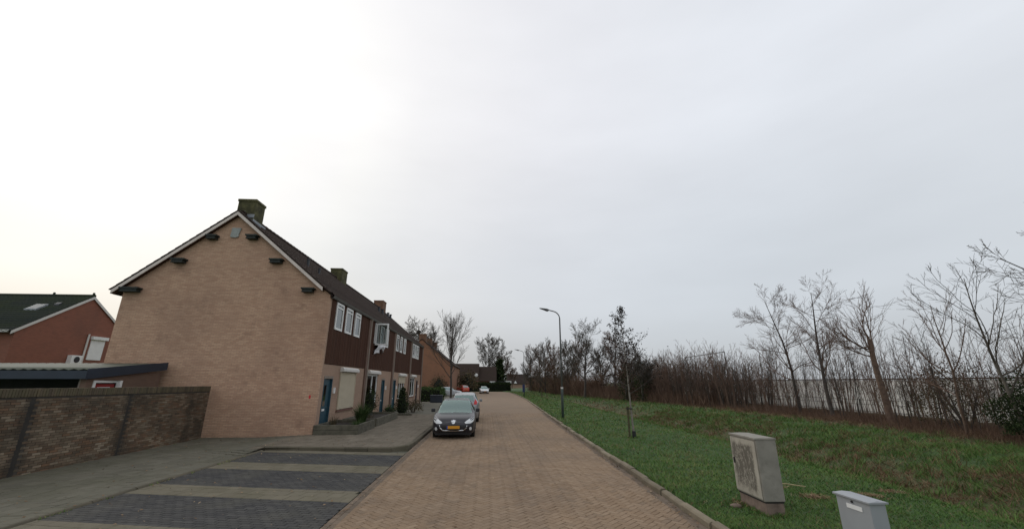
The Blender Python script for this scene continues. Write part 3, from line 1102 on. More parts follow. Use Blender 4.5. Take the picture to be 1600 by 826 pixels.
def grass():
    rg = np.random.default_rng(11)
    g, dd = [], []
    N = 330000
    y = 1 / (1 / 4.5 - rg.uniform(0, 1, N) * (1 / 4.5 - 1 / 105))
    k = kerb_x(y)
    x = k + 0.15 + rg.uniform(0, 1, N) ** 1.15 * (20.8 - k)
    ok = (np.arctan2(x, y) - R(3.5)) < R(60)
    x, y, k = x[ok], y[ok], k[ok]
    n = len(x)
    sz = (y / 6.5) ** 0.92
    w = ditch_weight(x, y)
    pat = vnoise(x, y, 1.1, 2) * 0.5 + vnoise(x, y, 3.7, 9) * 0.5
    isd = (w * (0.8 + 0.8 * pat) + rg.uniform(-0.25, 0.25, n) + 0.5 * np.clip(vnoise(x, y, 0.55, 21) - 0.35, 0, 1) * (x - k > 5)) > 0.16
    r = rg.uniform(0, 1, n)
    far = np.clip((x - k - 4.5) / 3, 0, 1)
    rough = np.clip(vnoise(x, y, 0.8, 12) + 0.2, 0, 1)
    hh = (0.034 + 0.025 * r + 0.025 * np.clip(pat, 0, 1)) * sz ** 0.45 * (1 + 1.3 * far * rough + 0.3 * far)
    ww = (0.006 + 0.004 * r) * sz
    tint = np.clip(0.42 + 0.34 * pat + 0.16 * vnoise(x, y, 0.37, 17) + rg.normal(0, 0.13, n) + 0.14 * far * vnoise(x, y, 0.5, 7), 0, 1)
    z = ground_z(x, y) - 0.01
    xy = np.stack([x, y], 1)
    a = ~isd
    near = y < 12
    for m, two in ((a & near, True), (a & ~near, False)):
        g.append(blades(xy[m], z[m], hh[m], ww[m], 1.1, rg, tint[m], two))
    m = isd & (rg.uniform(0, 1, n) < 0.85)
    dd.append(blades(xy[m], z[m], hh[m] * rg.uniform(0.4, 1.2, m.sum()), ww[m] * 1.3, 1.8, rg, np.clip(rg.normal(0.42, 0.25, m.sum()), 0, 1), False))
    # longer tussocks in and beyond the swale
    n = 2400
    y = 5 + 30 * rg.uniform(0, 1, n) ** 1.4
    x = np.interp(y, BENDY, BEND) + rg.normal(1.8, 2.2, n)
    for cx, cy in zip(x, y):
        if cx < kerb_x(cy) + 5.0 or cx > 19:
            continue
        m = int(rg.integers(10, 26))
        q = np.stack([cx + rg.normal(0, 0.10, m), cy + rg.normal(0, 0.10, m)], 1)
        s = rg.uniform(0.09, 0.26)
        (dd if rg.uniform() < 0.33 else g).append(blades(q, ground_z(q[:, 0], q[:, 1]) - 0.01, s * rg.uniform(0.6, 1.2, m), np.full(m, 0.011 + cy * 0.0004), 0.9, rg, np.clip(rg.normal(0.4, 0.2, m), 0, 1)))
    # uncut fringe round everything that stands in the turf
    for cx, cy, hx, hy, m in ((4.835, 7.6, 0.18, 0.4, 300), (4.66, 5.33, 0.11, 0.25, 300), (4.8, 26.4, 0.09, 0.09, 60), (5.9, 16.85, 0.1, 0.1, 70), (5.73, 16.88, 0.05, 0.05, 50), (5.95, 66, 0.1, 0.1, 30)):
        a = rg.uniform(-1, 1, m)
        sd_ = rg.integers(0, 4, m)
        e = 1 + abs(rg.normal(0, 0.06, m)) / min(hx, hy) * 0.5
        px = np.where(sd_ < 2, a * hx, np.where(sd_ == 2, hx, -hx) * e)
        py = np.where(sd_ < 2, np.where(sd_ == 0, hy, -hy) * e, a * hy)
        q = np.stack([cx + px, cy + py], 1)
        g.append(blades(q, ground_z(q[:, 0], q[:, 1]) - 0.01, rg.uniform(0.04, 0.1, m), np.full(m, 0.009 + cy * 0.0006), 0.6, rg, np.clip(rg.normal(0.4, 0.25, m), 0, 1)))
        k = m // 4
        dd.append(blades(q[:k] + rg.normal(0, 0.05, (k, 2)), ground_z(q[:k, 0], q[:k, 1]), rg.uniform(0.02, 0.06, k), np.full(k, 0.012), 1.8, rg, np.clip(rg.normal(0.3, 0.25, k), 0, 1)))
    # dry litter lying about near the grey cabinet
    for cx, cy, n in ((5.9, 8.85, 260), (6.15, 8.05, 320), (7.4, 8.2, 220), (4.62, 7.9, 90), (8.2, 8.6, 200)):
        q = np.stack([cx + rg.normal(0, 0.14, n), cy + rg.normal(0, 0.09, n)], 1)
        dd.append(blades(q, ground_z(q[:, 0], q[:, 1]) + 0.03, np.full(n, 0.03), np.full(n, 0.012), 2.5, rg, np.clip(rg.normal(0.6, 0.3, n), 0, 1)))
    tag(link('grass', np_mesh('grass', *merge(g)), 'grass_blade'), 'short mown green grass covering the verge and far bank of the swale', 'grass', kind='stuff')
    tag(link('dead_grass', np_mesh('dead_grass', *merge(dd)), 'dead_blade'), 'brown dead grass and leaf litter along the bottom of the swale', 'dead grass', kind='stuff')
    # weeds and moss along the joints at wall foot, edging and kerb
    n = 1500
    y = rg.uniform(5, 18.3, n)
    w_ = -11.35 - 0.03 * (y - 11)
    x = np.where(rg.uniform(0, 1, n) < 0.55, -7.42 + rg.normal(0, 0.035, n), w_ + 0.06 + abs(rg.normal(0, 0.04, n)))
    ok = (vnoise(x * 0, y, 2.2, 4) + 0.6 * vnoise(x * 0, y, 7.1, 2) > 0.25)
    x, y = x[ok], y[ok]
    n = len(x)
    z = np.array([pav_z(a, b) for a, b in zip(x, y)])
    c = blades(np.stack([x, y], 1), z - 0.02, rg.uniform(0.02, 0.05, n), np.full(n, 0.012), 0.8, rg, np.clip(rg.normal(0.7, 0.25, n), 0, 1))
    tag(link('pavement_weeds', np_mesh('pavement_weeds', *c), 'grass_blade'), 'thin moss and weeds in the joint between pavement and parking bays', 'weeds', kind='stuff')


grass()


def fallen_leaves():
    rg = np.random.default_rng(31)
    n = 1500
    x = np.concatenate([rg.uniform(-11.2, -2.7, 500), LEFT + abs(rg.normal(0, 0.25, 260)), kerb_x(np.linspace(5, 30, 420)) - abs(rg.normal(0, 0.16, 420)) - 0.01, rg.uniform(-2.5, 3.4, 320)])
    y = np.concatenate([rg.uniform(6, 18, 500), rg.uniform(6, 30, 260), np.linspace(5, 30, 420), rg.uniform(5.5, 25, 320)])
    z = np.array([pav_z(a, b) if a < -7.5 or (a < -2.7 and b > 15.2) else 0.012 for a, b in zip(x, y)]) + 0.012
    az = rg.uniform(0, 6.283, n)
    s = rg.uniform(0.012, 0.034, n)
    u = np.stack([np.cos(az), np.sin(az), rg.normal(0, 0.25, n)], 1) * s[:, None]
    v = np.stack([-np.sin(az), np.cos(az), rg.normal(0, 0.25, n)], 1) * s[:, None] * 0.6
    c = np.stack([x, y, z], 1)
    co = np.stack([c - u, c + v, c + u, c - v], 1).reshape(-1, 3)
    i = np.arange(n) * 4
    me = np_mesh('fallen_leaves', co, [np.stack([i, i + 1, i + 2, i + 3], 1)], np.repeat(np.clip(rg.normal(0.55, 0.3, n), 0, 1), 4))
    tag(link('fallen_leaves', me, 'dead_blade'), 'small dry leaves and crumbs strewn over road, bays and pavement', 'leaves', kind='stuff')


fallen_leaves()

# ------------------------------------------------------------------ terraced houses on the left
XF, XB, XR, ZR, SLO = -7.28, -16.35, -12.0, 10.05, 0.827
GY = 18.62
UY = [18.62, 25.6, 32.65, 39.75, 46.75]


def roof_z(x):
    return ZR - SLO * abs(x - XR)


def holes(mb, x0, x1, ya, yb, za, zb, openings):
    """slab between x0 and x1 with rectangular openings (y0,y1,z0,z1)"""
    ys = sorted({ya, yb, *[v for o in openings for v in o[:2]]})
    zs = sorted({za, zb, *[v for o in openings for v in o[2:4]]})
    for i in range(len(ys) - 1):
        for j in range(len(zs) - 1):
            cy, cz = (ys[i] + ys[i + 1]) / 2, (zs[j] + zs[j + 1]) / 2
            if any(o[0] < cy < o[1] and o[2] < cz < o[3] for o in openings):
                continue
            mb.box(x0, x1, ys[i], ys[i + 1], zs[j], zs[j + 1])
    return mb


def tile_slope(mb, ya, yb, side, lift=0.05, x_in=XR, x_out=None, zfun=roof_z, pitch=0.3, course=0.34):
    """interlocking tiles: a wave across, a step at each course. side +1 street slope, -1 garden slope"""
    run = abs(x_out - x_in)
    sl = math.hypot(run, run * SLO)
    nc = int(round(sl / course))
    n = max(1, int(round((yb - ya) / pitch)))
    prof = [(0, 0.0), (0.16, 0.028), (0.34, 0.036), (0.5, 0.012), (0.8, 0.0)]
    ys, hs = [], []
    for k in range(n):
        for a, b in prof:
            ys.append(ya + (k + a) * (yb - ya) / n)
            hs.append(b)
    ys.append(yb)
    hs.append(0.0)
    ys, hs = np.array(ys), np.array(hs)
    m = len(ys)
    co, fs = [], []
    for c in range(nc):
        t0, t1 = c / nc, (c + 1) / nc + 0.012
        for t, up in ((t0, 0.0), (t1, 0.035), (t1, 0.005)):
            x = x_in + side * run * t
            z = ZR - SLO * run * t
            co.append(np.stack([np.full(m, x), ys, z + lift + hs + up], 1))
        b = c * 3 * m
        i = np.arange(m - 1)
        for r in (0, 1):
            fs.append(np.stack([b + r * m + i, b + r * m + i + 1, b + (r + 1) * m + i + 1, b + (r + 1) * m + i], 1))
    return np.concatenate(co), [np.concatenate(fs)]


def window(parent, y0, y1, z0, z1, x=XF, bar=0.075, mull=0, curtain_or_dark='curtain_or_dark', back=0.22, top_vent=False):
    f = MB()
    xa, xb = x - 0.05, x + 0.025
    f.box(xa, xb, y0, y1, z1 - bar, z1).box(xa, xb, y0, y1, z0, z0 + bar)
    f.box(xa, xb - .002, y0, y0 + bar, z0 + bar, z1 - bar).box(xa, xb - .002, y1 - bar, y1, z0 + bar, z1 - bar)
    for k in range(mull):
        yc = y0 + (y1 - y0) * (k + 1) / (mull + 1)
        f.box(xa, xb - .004, yc - bar / 2, yc + bar / 2, z0 + bar, z1 - bar)
    if top_vent:
        f.box(xa, xb - .006, y0 + bar, y1 - bar, z1 - 0.27, z1 - 0.2)
    w = f.build('window', 'frame_white', parent)
    MB().box(x - 0.02, x - 0.012, y0 + bar * .8, y1 - bar * .8, z0 + bar * .8, z1 - bar * .8).build('pane', 'window_glass', w)
    MB().box(x - back - 0.02, x - back, y0 - 0.05, y1 + 0.05, z0 - 0.05, z1 + 0.05).build('curtain_or_dark', curtain_or_dark, w)  # pale cloth, elsewhere a near-black sheet painted as the unlit room
    return w


def front_door(parent, y0, y1, z1, colr='door_blue', x=XF):
    d = MB().box(x - 0.12, x - 0.075, y0 + 0.06, y1 - 0.06, 0.14, z1 - 0.12).build('door', colr, parent)
    f = MB()
    f.box(x - 0.14, x + 0.012, y0, y0 + 0.058, 0.12, z1).box(x - 0.14, x + 0.012, y1 - 0.058, y1, 0.12, z1)
    f.build('jamb', colr, d)
    MB().box(x - 0.14, x + 0.018, y0 - 0.03, y1 + 0.03, z1 - 0.12, z1 + 0.0).build('lintel', 'pipe_grey', d)
    MB().box(x - 0.08, x - 0.066, y0 + 0.3, y0 + 0.56, 1.2, 2.1).build('pane', 'window_glass', d)
    MB().box(x - 0.075, x - 0.06, y0 + 0.3, y0 + 0.6, 0.98, 1.07).build('letter_slot', 'frame_white', d)
    MB().tube([(x - 0.075, y1 - 0.16, 1.12), (x - 0.03, y1 - 0.16, 1.12), (x - 0.03, y1 - 0.28, 1.12)], 0.012, 6).build('handle', 'chrome', d)
    MB().box(x - 0.2, x + 0.1, y0 - 0.02, y1 + 0.02, 0.0, 0.135).build('step', 'kerb_dark', d)
    return d


def shutter_box(parent, y0, y1, z):
    m = MB()
    m.prism([(XF - 0.02, z), (XF + 0.17, z), (XF + 0.19, z + 0.03), (XF + 0.19, z + 0.14), (XF + 0.1, z + 0.22), (XF - 0.02, z + 0.22)], 'y', y0, y1)
    return m.build('shutter_box', 'white_paint', parent)


def shutter(parent, y0, y1, z0, z1):
    m = MB()
    n = max(2, int((z1 - z0) / 0.055))
    for k in range(n):
        a = z0 + (z1 - z0) * k / n
        b = z0 + (z1 - z0) * (k + 1) / n
        m.prism([(XF + 0.03, a), (XF + 0.042, a + 0.006), (XF + 0.05, (a + b) / 2), (XF + 0.042, b - 0.006), (XF + 0.03, b)], 'y', y0, y1)
    o = m.build('roller_shutter', 'shutter_cream', parent)
    g = MB()
    for y in (y0 - 0.05, y1):
        MB().box(XF + 0.003, XF + 0.06, y, y + 0.05, z0, z1 + 0.02).build('guide_rail', 'shutter_cream', o)
    return o


def planks(parent, ya, yb, za, zb, openings, w=0.14):
    """vertical boards with open joints, cut round the windows"""
    m = MB()
    n = int(round((yb - ya) / w))
    for k in range(n):
        a, b = ya + (yb - ya) * k / n + 0.006, ya + (yb - ya) * (k + 1) / n - 0.006
        spans = [(za, zb)]
        for o in openings:
            if o[0] < b and o[1] > a:
                spans = [(za, o[2]), (o[3], zb)]
        for s0, s1 in spans:
            if s1 - s0 > 0.03:
                m.box(XF - 0.02, XF + 0.02 + 0.004 * (k % 3), a, b, s0, s1)
    tag(m.build('cladding_boards', 'brown_boards', parent), kind='stuff')
    holes(MB(), XF - 0.06, XF - 0.024, ya - .02, yb + .02, za, zb, openings).build('cladding_backing', 'joint_black', parent)


LABELS = ['end house of the terrace, broad buff brick gable with six green corbels',
          'second terraced house from the gable, bedding hanging from its open upstairs window',
          'third terraced house from the gable, half lowered shutter and clipped dark shrub before it',
          'last terraced house of the brown clad row, farthest from the gable']
ZW = 3.01                                   # foot of the upper cladding
houses = []
for u in range(4):
    ya, yb = UY[u], UY[u + 1]
    h = thing('terraced_house', (XF, ya, 0.0), LABELS[u], 'house', 'houses of the brown clad terrace')
    houses.append(h)
    P = 0.52                                # brown post and pipe at the far end of the bay
    fy0, fy1 = ya + (0.28 if u == 0 else 0.02), yb - P
    mir = u % 2 == 1
    if not mir:
        dr = (ya + 0.56, ya + 1.6)
        wn_ = (ya + 2.5, ya + 4.9)
        ups = [(ya + 0.9, ya + 1.88), (ya + 2.3, ya + 3.28), (ya + 3.8, ya + 4.72)]
    else:
        dr = (ya + 3.85, ya + 4.75)
        wn_ = (ya + 0.35, ya + 2.75)
        ups = [(ya + 0.95, ya + 1.9), (ya + 2.3, ya + 3.25), (ya + 3.65, ya + 4.6)]
    if u == 2:
        ups = [(ya + 0.3, ya + 1.2), (ya + 1.75, ya + 2.65), (ya + 3.3, ya + 4.2)]
        dr, wn_ = (ya + 0.4, ya + 1.35), (ya + 2.2, ya + 4.9)
    if u == 3:
        ups = [(ya + 0.6, ya + 1.75), (ya + 1.85, ya + 3.0), (ya + 3.1, ya + 4.25)]
        dr, wn_ = (ya + 3.9, ya + 4.85), (ya + 0.6, ya + 3.0)
    zt, zs = 2.72, 0.92
    op = [(dr[0], dr[1], -0.3, 2.5), (wn_[0], wn_[1], zs, zt)]
    lower = holes(MB(), XF - 0.22, XF, (ya if u else ya + 0.2), yb, -0.3, ZW, op)
    if u == 0:                              # brick return running up the corner
        lower.box(XF - 0.22, XF, ya + 0.2, ya + 0.33, ZW, 6.15)
    lower.build('front_wall', 'pink_brick', h)
    upo = [(a, b, 4.63, 5.93) for a, b in ups]
    if u == 3:
        upo = [(ups[0][0], ups[2][1], 4.55, 5.9)]
    y_in = ya + (0.34 if u == 0 else 0.02)
    planks(h, y_in, yb - P, ZW + 0.02, 6.0, upo)
    # far and back walls
    w = MB()
    w.box(XB, XB + 0.2, ya + (0.2 if u == 0 else 0), yb, -0.3, 6.3)
    if u == 3:
        pts = [(XB + 0.2, -0.3), (XF - 0.22, -0.3), (XF - 0.22, roof_z(XF) - 0.1), (XR, ZR - 0.1), (XB + 0.2, roof_z(XB) - 0.05)]
        w.prism(pts, 'y', yb - 0.2, yb - 0.002)
    w.build('rear_wall', 'buff_brick', h)
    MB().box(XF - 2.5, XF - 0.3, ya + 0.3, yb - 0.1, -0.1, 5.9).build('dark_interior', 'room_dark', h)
    if u == 0:
        g = MB()
        pts = [(XB, -0.3), (XF, -0.3), (XF, roof_z(XF) - 0.05), (XR, ZR - 0.14), (XB, roof_z(XB) - 0.05)]
        g.prism(pts, 'y', GY, GY + 0.199)
        g.build('gable_wall', 'buff_brick', h)
        # white barge boards and a brown soffit under the tiles
        for s in (-1, 1):
            xe = XR + s * (4.72 if s < 0 else 4.42)
            b = MB()
            za, zb_ = ZR, roof_z(xe)
            b.prism([(XR, za - 0.16), (xe, zb_ - 0.16), (xe, zb_ + 0.01), (XR, za + 0.01)], 'y', GY - 0.215, GY - 0.185)
            b.build('barge_board', 'barge_paint', h)
            b = MB()
            b.prism([(XR, za - 0.155), (xe, zb_ - 0.155), (xe, zb_ - 0.12), (XR, za - 0.12)], 'y', GY - 0.184, GY + 0.02)
            b.build('soffit', 'brown_boards', h)
        for x0, x1, z in ((-16.36, -15.56, 6.2), (-14.5, -13.9, 7.58), (-13.22, -12.72, 8.76), (-11.42, -10.9, 8.8), (-10.16, -9.58, 7.64), (-8.52, -7.96, 6.28)):
            k = MB()
            k.box(x0, x1, GY - 0.3, GY - 0.004, z + 0.02, z + 0.09)
            k.box(x0 + 0.05, x1 - 0.07, GY - 0.26, GY - 0.004, z - 0.08, z + 0.02)
            k.box(x0 + 0.03, x1 - 0.05, GY - 0.28, GY - 0.004, z - 0.11, z - 0.08)
            k.build('corbel', 'corbel_green', h)
        # pale plaque under the ridge, sides drawn in
        pl = [(-12.24, 8.84), (-12.18, 8.80), (-11.98, 8.78), (-11.86, 8.84), (-11.86, 8.95), (-11.83, 9.1), (-11.8, 9.27), (-12.22, 9.27), (-12.21, 9.1)]
        MB().prism(pl, 'y', GY - 0.06, GY - 0.004).build('gable_plaque', 'plaque_grey', h)
        MB().box(-7.62, -7.545, GY - 0.006, GY - 0.002, 1.55, 1.69).build('red_paint_mark', 'red_mark', h)
        MB().prism([(-7.305, ZW - 0.02), (-7.285, ZW - 0.02), (-7.285, 6.1), (-7.305, 6.1)], 'y', GY - 0.02, GY - 0.002)
        # verge tiles, one by one
        run = 4.75
        sl = math.hypot(run, run * SLO)
        n = int(round(sl / 0.34))
        ti = MB()
        for s in (-1, 1):
            tm = MB()
            L = sl / n + 0.05
            tm.add([(-0.16, 0, 0), (0.16, 0, 0), (0.16, L, -0.0), (-0.16, L, -0.0), (-0.16, 0, 0.03), (-0.05, 0, 0.05), (0.1, 0, 0.045), (0.16, 0, 0.03),
                    (-0.16, L, 0.03), (-0.05, L, 0.05), (0.1, L, 0.045), (0.16, L, 0.03), (-0.16, 0, -0.02), (-0.14, 0, -0.02), (-0.16, L, -0.02), (-0.14, L, -0.02), (-0.14, 0, 0), (-0.14, L, 0)],
                   [(4, 5, 9, 8), (5, 6, 10, 9), (6, 7, 11, 10), (4, 8, 14, 12), (12, 14, 15, 13), (13, 15, 17, 16), (3, 2, 11, 10, 9, 8), (0, 4, 5, 6, 7, 1), (0, 1, 2, 3), (8, 9, 10, 11, 2, 17, 15, 14), (7, 1, 2, 11)])
            me = tm.mesh('verge_tile')
            for k in range(n):
                t0 = k / n
                x = XR + s * run * t0
                z = ZR - SLO * run * t0
                o = link('verge_tile', me, 'roof_tile', h)
                a = math.atan(SLO) - R(3.2)
                # local y runs down the slope
                yd = Vector((s * math.cos(a), 0, -math.sin(a)))
                xd = Vector((0, 1, 0))
                zd = Vector((s * math.sin(a), 0, math.cos(a)))
                mt = Matrix((xd, yd, zd)).transposed().to_4x4()
                mt.translation = Vector((x, GY - 0.07, z + 0.05)) - LOC[h.name]
                o.matrix_local = mt
    # roof: deck, tiles, ridge, gutter
    yA = ya + (0.12 if u == 0 else 0)
    dk = MB()
    for s in (-1, 1):
        xe = XR + s * 4.78
        dk.prism([(XR, ZR - 0.1), (xe, roof_z(xe) - 0.1), (xe, roof_z(xe) + 0.03), (XR, ZR + 0.03)], 'y', yA - (0.1 if u == 0 else 0), yb - 0.001)
    roof = dk.build('roof', 'roof_dark', h)
    for s in (-1, 1):
        co, fs = tile_slope(None, yA, yb, s, 0.05, XR, XR + s * 4.82)
        me = np_mesh('roof_tiles', co - np.array(LOC[h.name]), fs)
        tag(link('roof_tiles', me, 'roof_tile', roof), kind='stuff')
    n = int((yb - yA) / 0.4)
    rt = MB()
    rt.tube([(0, -0.215, 0.0), (0, -0.19, 0.012), (0, 0.215, 0.0)], [0.13, 0.13, 0.118], 10)
    rme = rt.mesh('ridge_tile')
    for k in range(n):
        link('ridge_tile', rme, 'roof_tile', roof, Vector((XR, yA + (k + 0.5) * (yb - yA) / n, ZR + 0.06)) - LOC[h.name])
    gm = MB()
    gz = 6.09
    gm.prism([(XF + 0.0, gz - 0.12), (XF + 0.12, gz - 0.12), (XF + 0.17, gz), (XF + 0.155, gz), (XF + 0.11, gz - 0.1), (XF + 0.0, gz - 0.1)], 'y', yA, yb - 0.002)
    gm.build('gutter', 'gutter_grey', h)
    MB().box(XF - 0.01, XF + 0.05, yA + 0.2, yb - P, 5.93 + 0.05, 6.1).build('eaves_board', 'pipe_grey' if u != 3 else 'white_paint', h)
    # post with rain pipe at the party wall
    MB().box(XF - 0.2, XF + 0.07, yb - P + 0.01, yb - 0.2, -0.1, 5.98).build('party_post', 'brown_post', h)
    MB().tube([(XF + 0.06, yb - 0.12, 0.1), (XF + 0.06, yb - 0.12, 5.75), (XF + 0.1, yb - 0.12, 6.0)], 0.06, 8).build('rain_pipe', 'pipe_grey', h)
    MB().box(XF - 0.2, XF + 0.0, yb - 0.2, yb - 0.001, ZW, 6.0).build('party_strip', 'pink_brick', h)
    # openings
    front_door(h, dr[0], dr[1], 2.5, 'door_brown' if u == 3 else 'door_blue')
    side = dr[1] + 0.18 if u in (0, 2) else dr[1] + 0.2
    MB().box(XF, XF + 0.07, side, side + 0.13, 1.72, 1.98).build('door_lamp', 'frame_white', h)
    if u == 0:
        shutter(h, wn_[0] + 0.06, wn_[1] - 0.06, zs + 0.02, zt)
        MB().box(XF - 0.15, XF - 0.05, wn_[0], wn_[1], zs, zt).build('shutter_backing', 'room_dark', h)
        shutter_box(h, wn_[0] - 0.02, wn_[1] + 0.1, zt + 0.01)
    else:
        window(h, wn_[0] + 0.01, wn_[1] - 0.01, zs + 0.01, zt - 0.01, XF - 0.05, 0.09, 1 if u != 2 else 2, 'room_dark' if u != 1 else 'room_dark', 0.3)
        shutter_box(h, wn_[0] - 0.05, wn_[1] + 0.1, zt + 0.01)
        if u == 2:
            shutter(h, wn_[0] + 0.06, wn_[1] - 0.06, 2.15, zt)
    MB().box(XF - 0.05, XF + 0.06, wn_[0] - 0.05, wn_[1] + 0.05, zs - 0.075, zs - 0.003).build('window_sill', 'sill_brick', h)
    for k, (a, b) in enumerate(ups):
        if u == 1 and k == 0:
            continue
        if u == 1 and k == 1:
            # casement frame stands empty, its sash swung out over the bedding
            window(h, a, b, 4.63, 5.93, XF + 0.03, 0.07, 0, 'room_dark', 0.4)
            continue
        window(h, a, b, 4.63 if u != 3 else 4.55, 5.93 if u != 3 else 5.9, XF + 0.035, 0.1, 0, 'curtain_or_dark', 0.14, top_vent=(u in (0, 2)))
    if u == 1:
        a, b = ups[0]
        f = MB()
        bar = 0.07
        f.box(XF - 0.03, XF + 0.055, a, b, 5.93 - bar, 5.93).box(XF - 0.03, XF + 0.055, a, b, 4.63, 4.63 + bar)
        f.box(XF - 0.03, XF + 0.053, a, a + bar, 4.63 + bar, 5.93 - bar).box(XF - 0.03, XF + 0.053, b - bar, b, 4.63 + bar, 5.93 - bar)
        wo_ = f.build('window', 'frame_white', h)
        MB().box(XF - 0.5, XF - 0.45, a, b, 4.6, 5.95).build('curtain_or_dark', 'room_dark', wo_)  # no cloth: dark sheet painted as the unlit room behind
        # sash hinged at the near jamb, wide open
        s = MB()
        x0, x1, yy, z0, z1 = XF + 0.08, XF + 0.86, a + 0.02, 4.52, 5.9
        for (p, q, r_, t_) in ((x0, x1, z1 - 0.09, z1), (x0, x1, z0, z0 + 0.09), (x0, x0 + 0.09, z0 + .09, z1 - .09), (x1 - 0.09, x1, z0 + .09, z1 - .09)):
            s.box(p, q, yy, yy + 0.06, r_, t_)
        sh = s.build('open_sash', 'frame_white', h)
        MB().box(x0 + 0.08, x1 - 0.08, yy + 0.025, yy + 0.033, z0 + 0.08, z1 - 0.08).build('pane', 'window_glass', sh)
    # soil vents on the street slope
    vents = {0: [(-9.62, 21.1, 0.42, 0.07), (-9.45, 22.2, 0.34, 0.06)], 2: [(-10.05, 37.4, 0.45, 0.11), (-10.0, 38.5, 0.45, 0.11)], 1: [], 3: [(-10.3, 41.9, 0.45, 0.11), (-10.3, 43.0, 0.45, 0.11), (-12.0, 46.2, 0.9, 0.1)]}[u]
    for x, y, hh, r_ in vents:
        z = roof_z(x)
        m = MB()
        m.tube([(x, y, z - 0.1), (x, y, z + hh)], r_, 10)
        m.tube([(x, y, z + hh), (x, y, z + hh + 0.06)], r_ * 1.35, 10)
        m.build('roof_vent', 'pot_dark', roof)
    # chimneys
    ch = {0: (-12.42, -11.58, 18.95, 19.78, 10.95, 'chimney_moss'), 1: (-12.45, -11.55, 31.3, 32.5, 10.9, 'chimney_moss'), 2: None, 3: (-12.5, -11.5, 44.2, 45.6, 10.9, 'chimney_brown')}[u]
    if ch:
        x0, x1, y0, y1, z, mt_ = ch
        m = MB()
        m.box(x0, x1, y0, y1, 9.2, z - 0.12)
        m.box(x0 - 0.03, x1 + 0.03, y0 - 0.03, y1 + 0.03, z - 0.12, z)
        c = m.build('chimney', mt_, roof)
        if u == 0:
            f = MB()
            f.box(x0 - 0.02, x0 + 0.42, y0 - 0.045, y0 - 0.012, 10.1, 10.3)
            f.box(x0 + 0.4, x1 + 0.035, y0 - 0.04, y0 - 0.01, 9.96, 10.14)
            f.prism([(y0 - 0.05, 9.7), (y1 + 0.3, 9.7), (y1 + 0.3, 9.86), (y0 - 0.05, 9.9)], 'x', x1 + 0.012, x1 + 0.03)
            f.prism([(x1 - 0.1, 9.72), (x1 + 0.45, 9.42), (x1 + 0.45, 9.5), (x1 - 0.1, 9.9)], 'y', y0 - 0.03, y0 + 0.0)
            f.build('lead_flashing', 'lead_grey', c)


# bedding over the sill of the open window
def bedding():
    a, b = UY[1] + 0.95, UY[1] + 3.0
    n, m = 25, 14
    co = []
    rg = random.Random(5)
    for i in range(n):
        for j in range(m):
            u, v = i / (n - 1), j / (m - 1)
            y = a + (b - a) * (u + 0.06 * math.sin(5 * v + 3 * u))
            drop = v * (0.6 + 0.2 * math.sin(u * 6.0 + 0.6) + 0.08 * math.sin(u * 15 + 1))
            x = XF + 0.14 + 0.08 * math.sin(u * 14 + v * 3) * (0.3 + v) + 0.2 * math.sin(math.pi * min(1, v * 1.4)) * (0.5 + 0.5 * math.sin(math.pi * u))
            if v < 0.12:
                x -= 0.22 * (1 - v / 0.12)
            co.append((x, y, 4.74 - drop))
    fs = [(i * m + j, (i + 1) * m + j, (i + 1) * m + j + 1, i * m + j + 1) for i in range(n - 1) for j in range(m - 1)]
    at = Vector((XF + 0.1, a, 4.1))
    o = MB().add(co, fs).build('bedding', 'linen', None, at, True)
    o.modifiers.new('thick', 'SOLIDIFY').thickness = 0.05
    s = o.modifiers.new('round', 'SUBSURF')
    s.levels = s.render_levels = 1
    tag(o, 'white bedding hanging out of the open upstairs window', 'bedding')


bedding()


# ------------------------------------------------------------------ garden wall of weathered brick
def wall_x(y):
    return -11.35 - 0.03 * (y - 11)


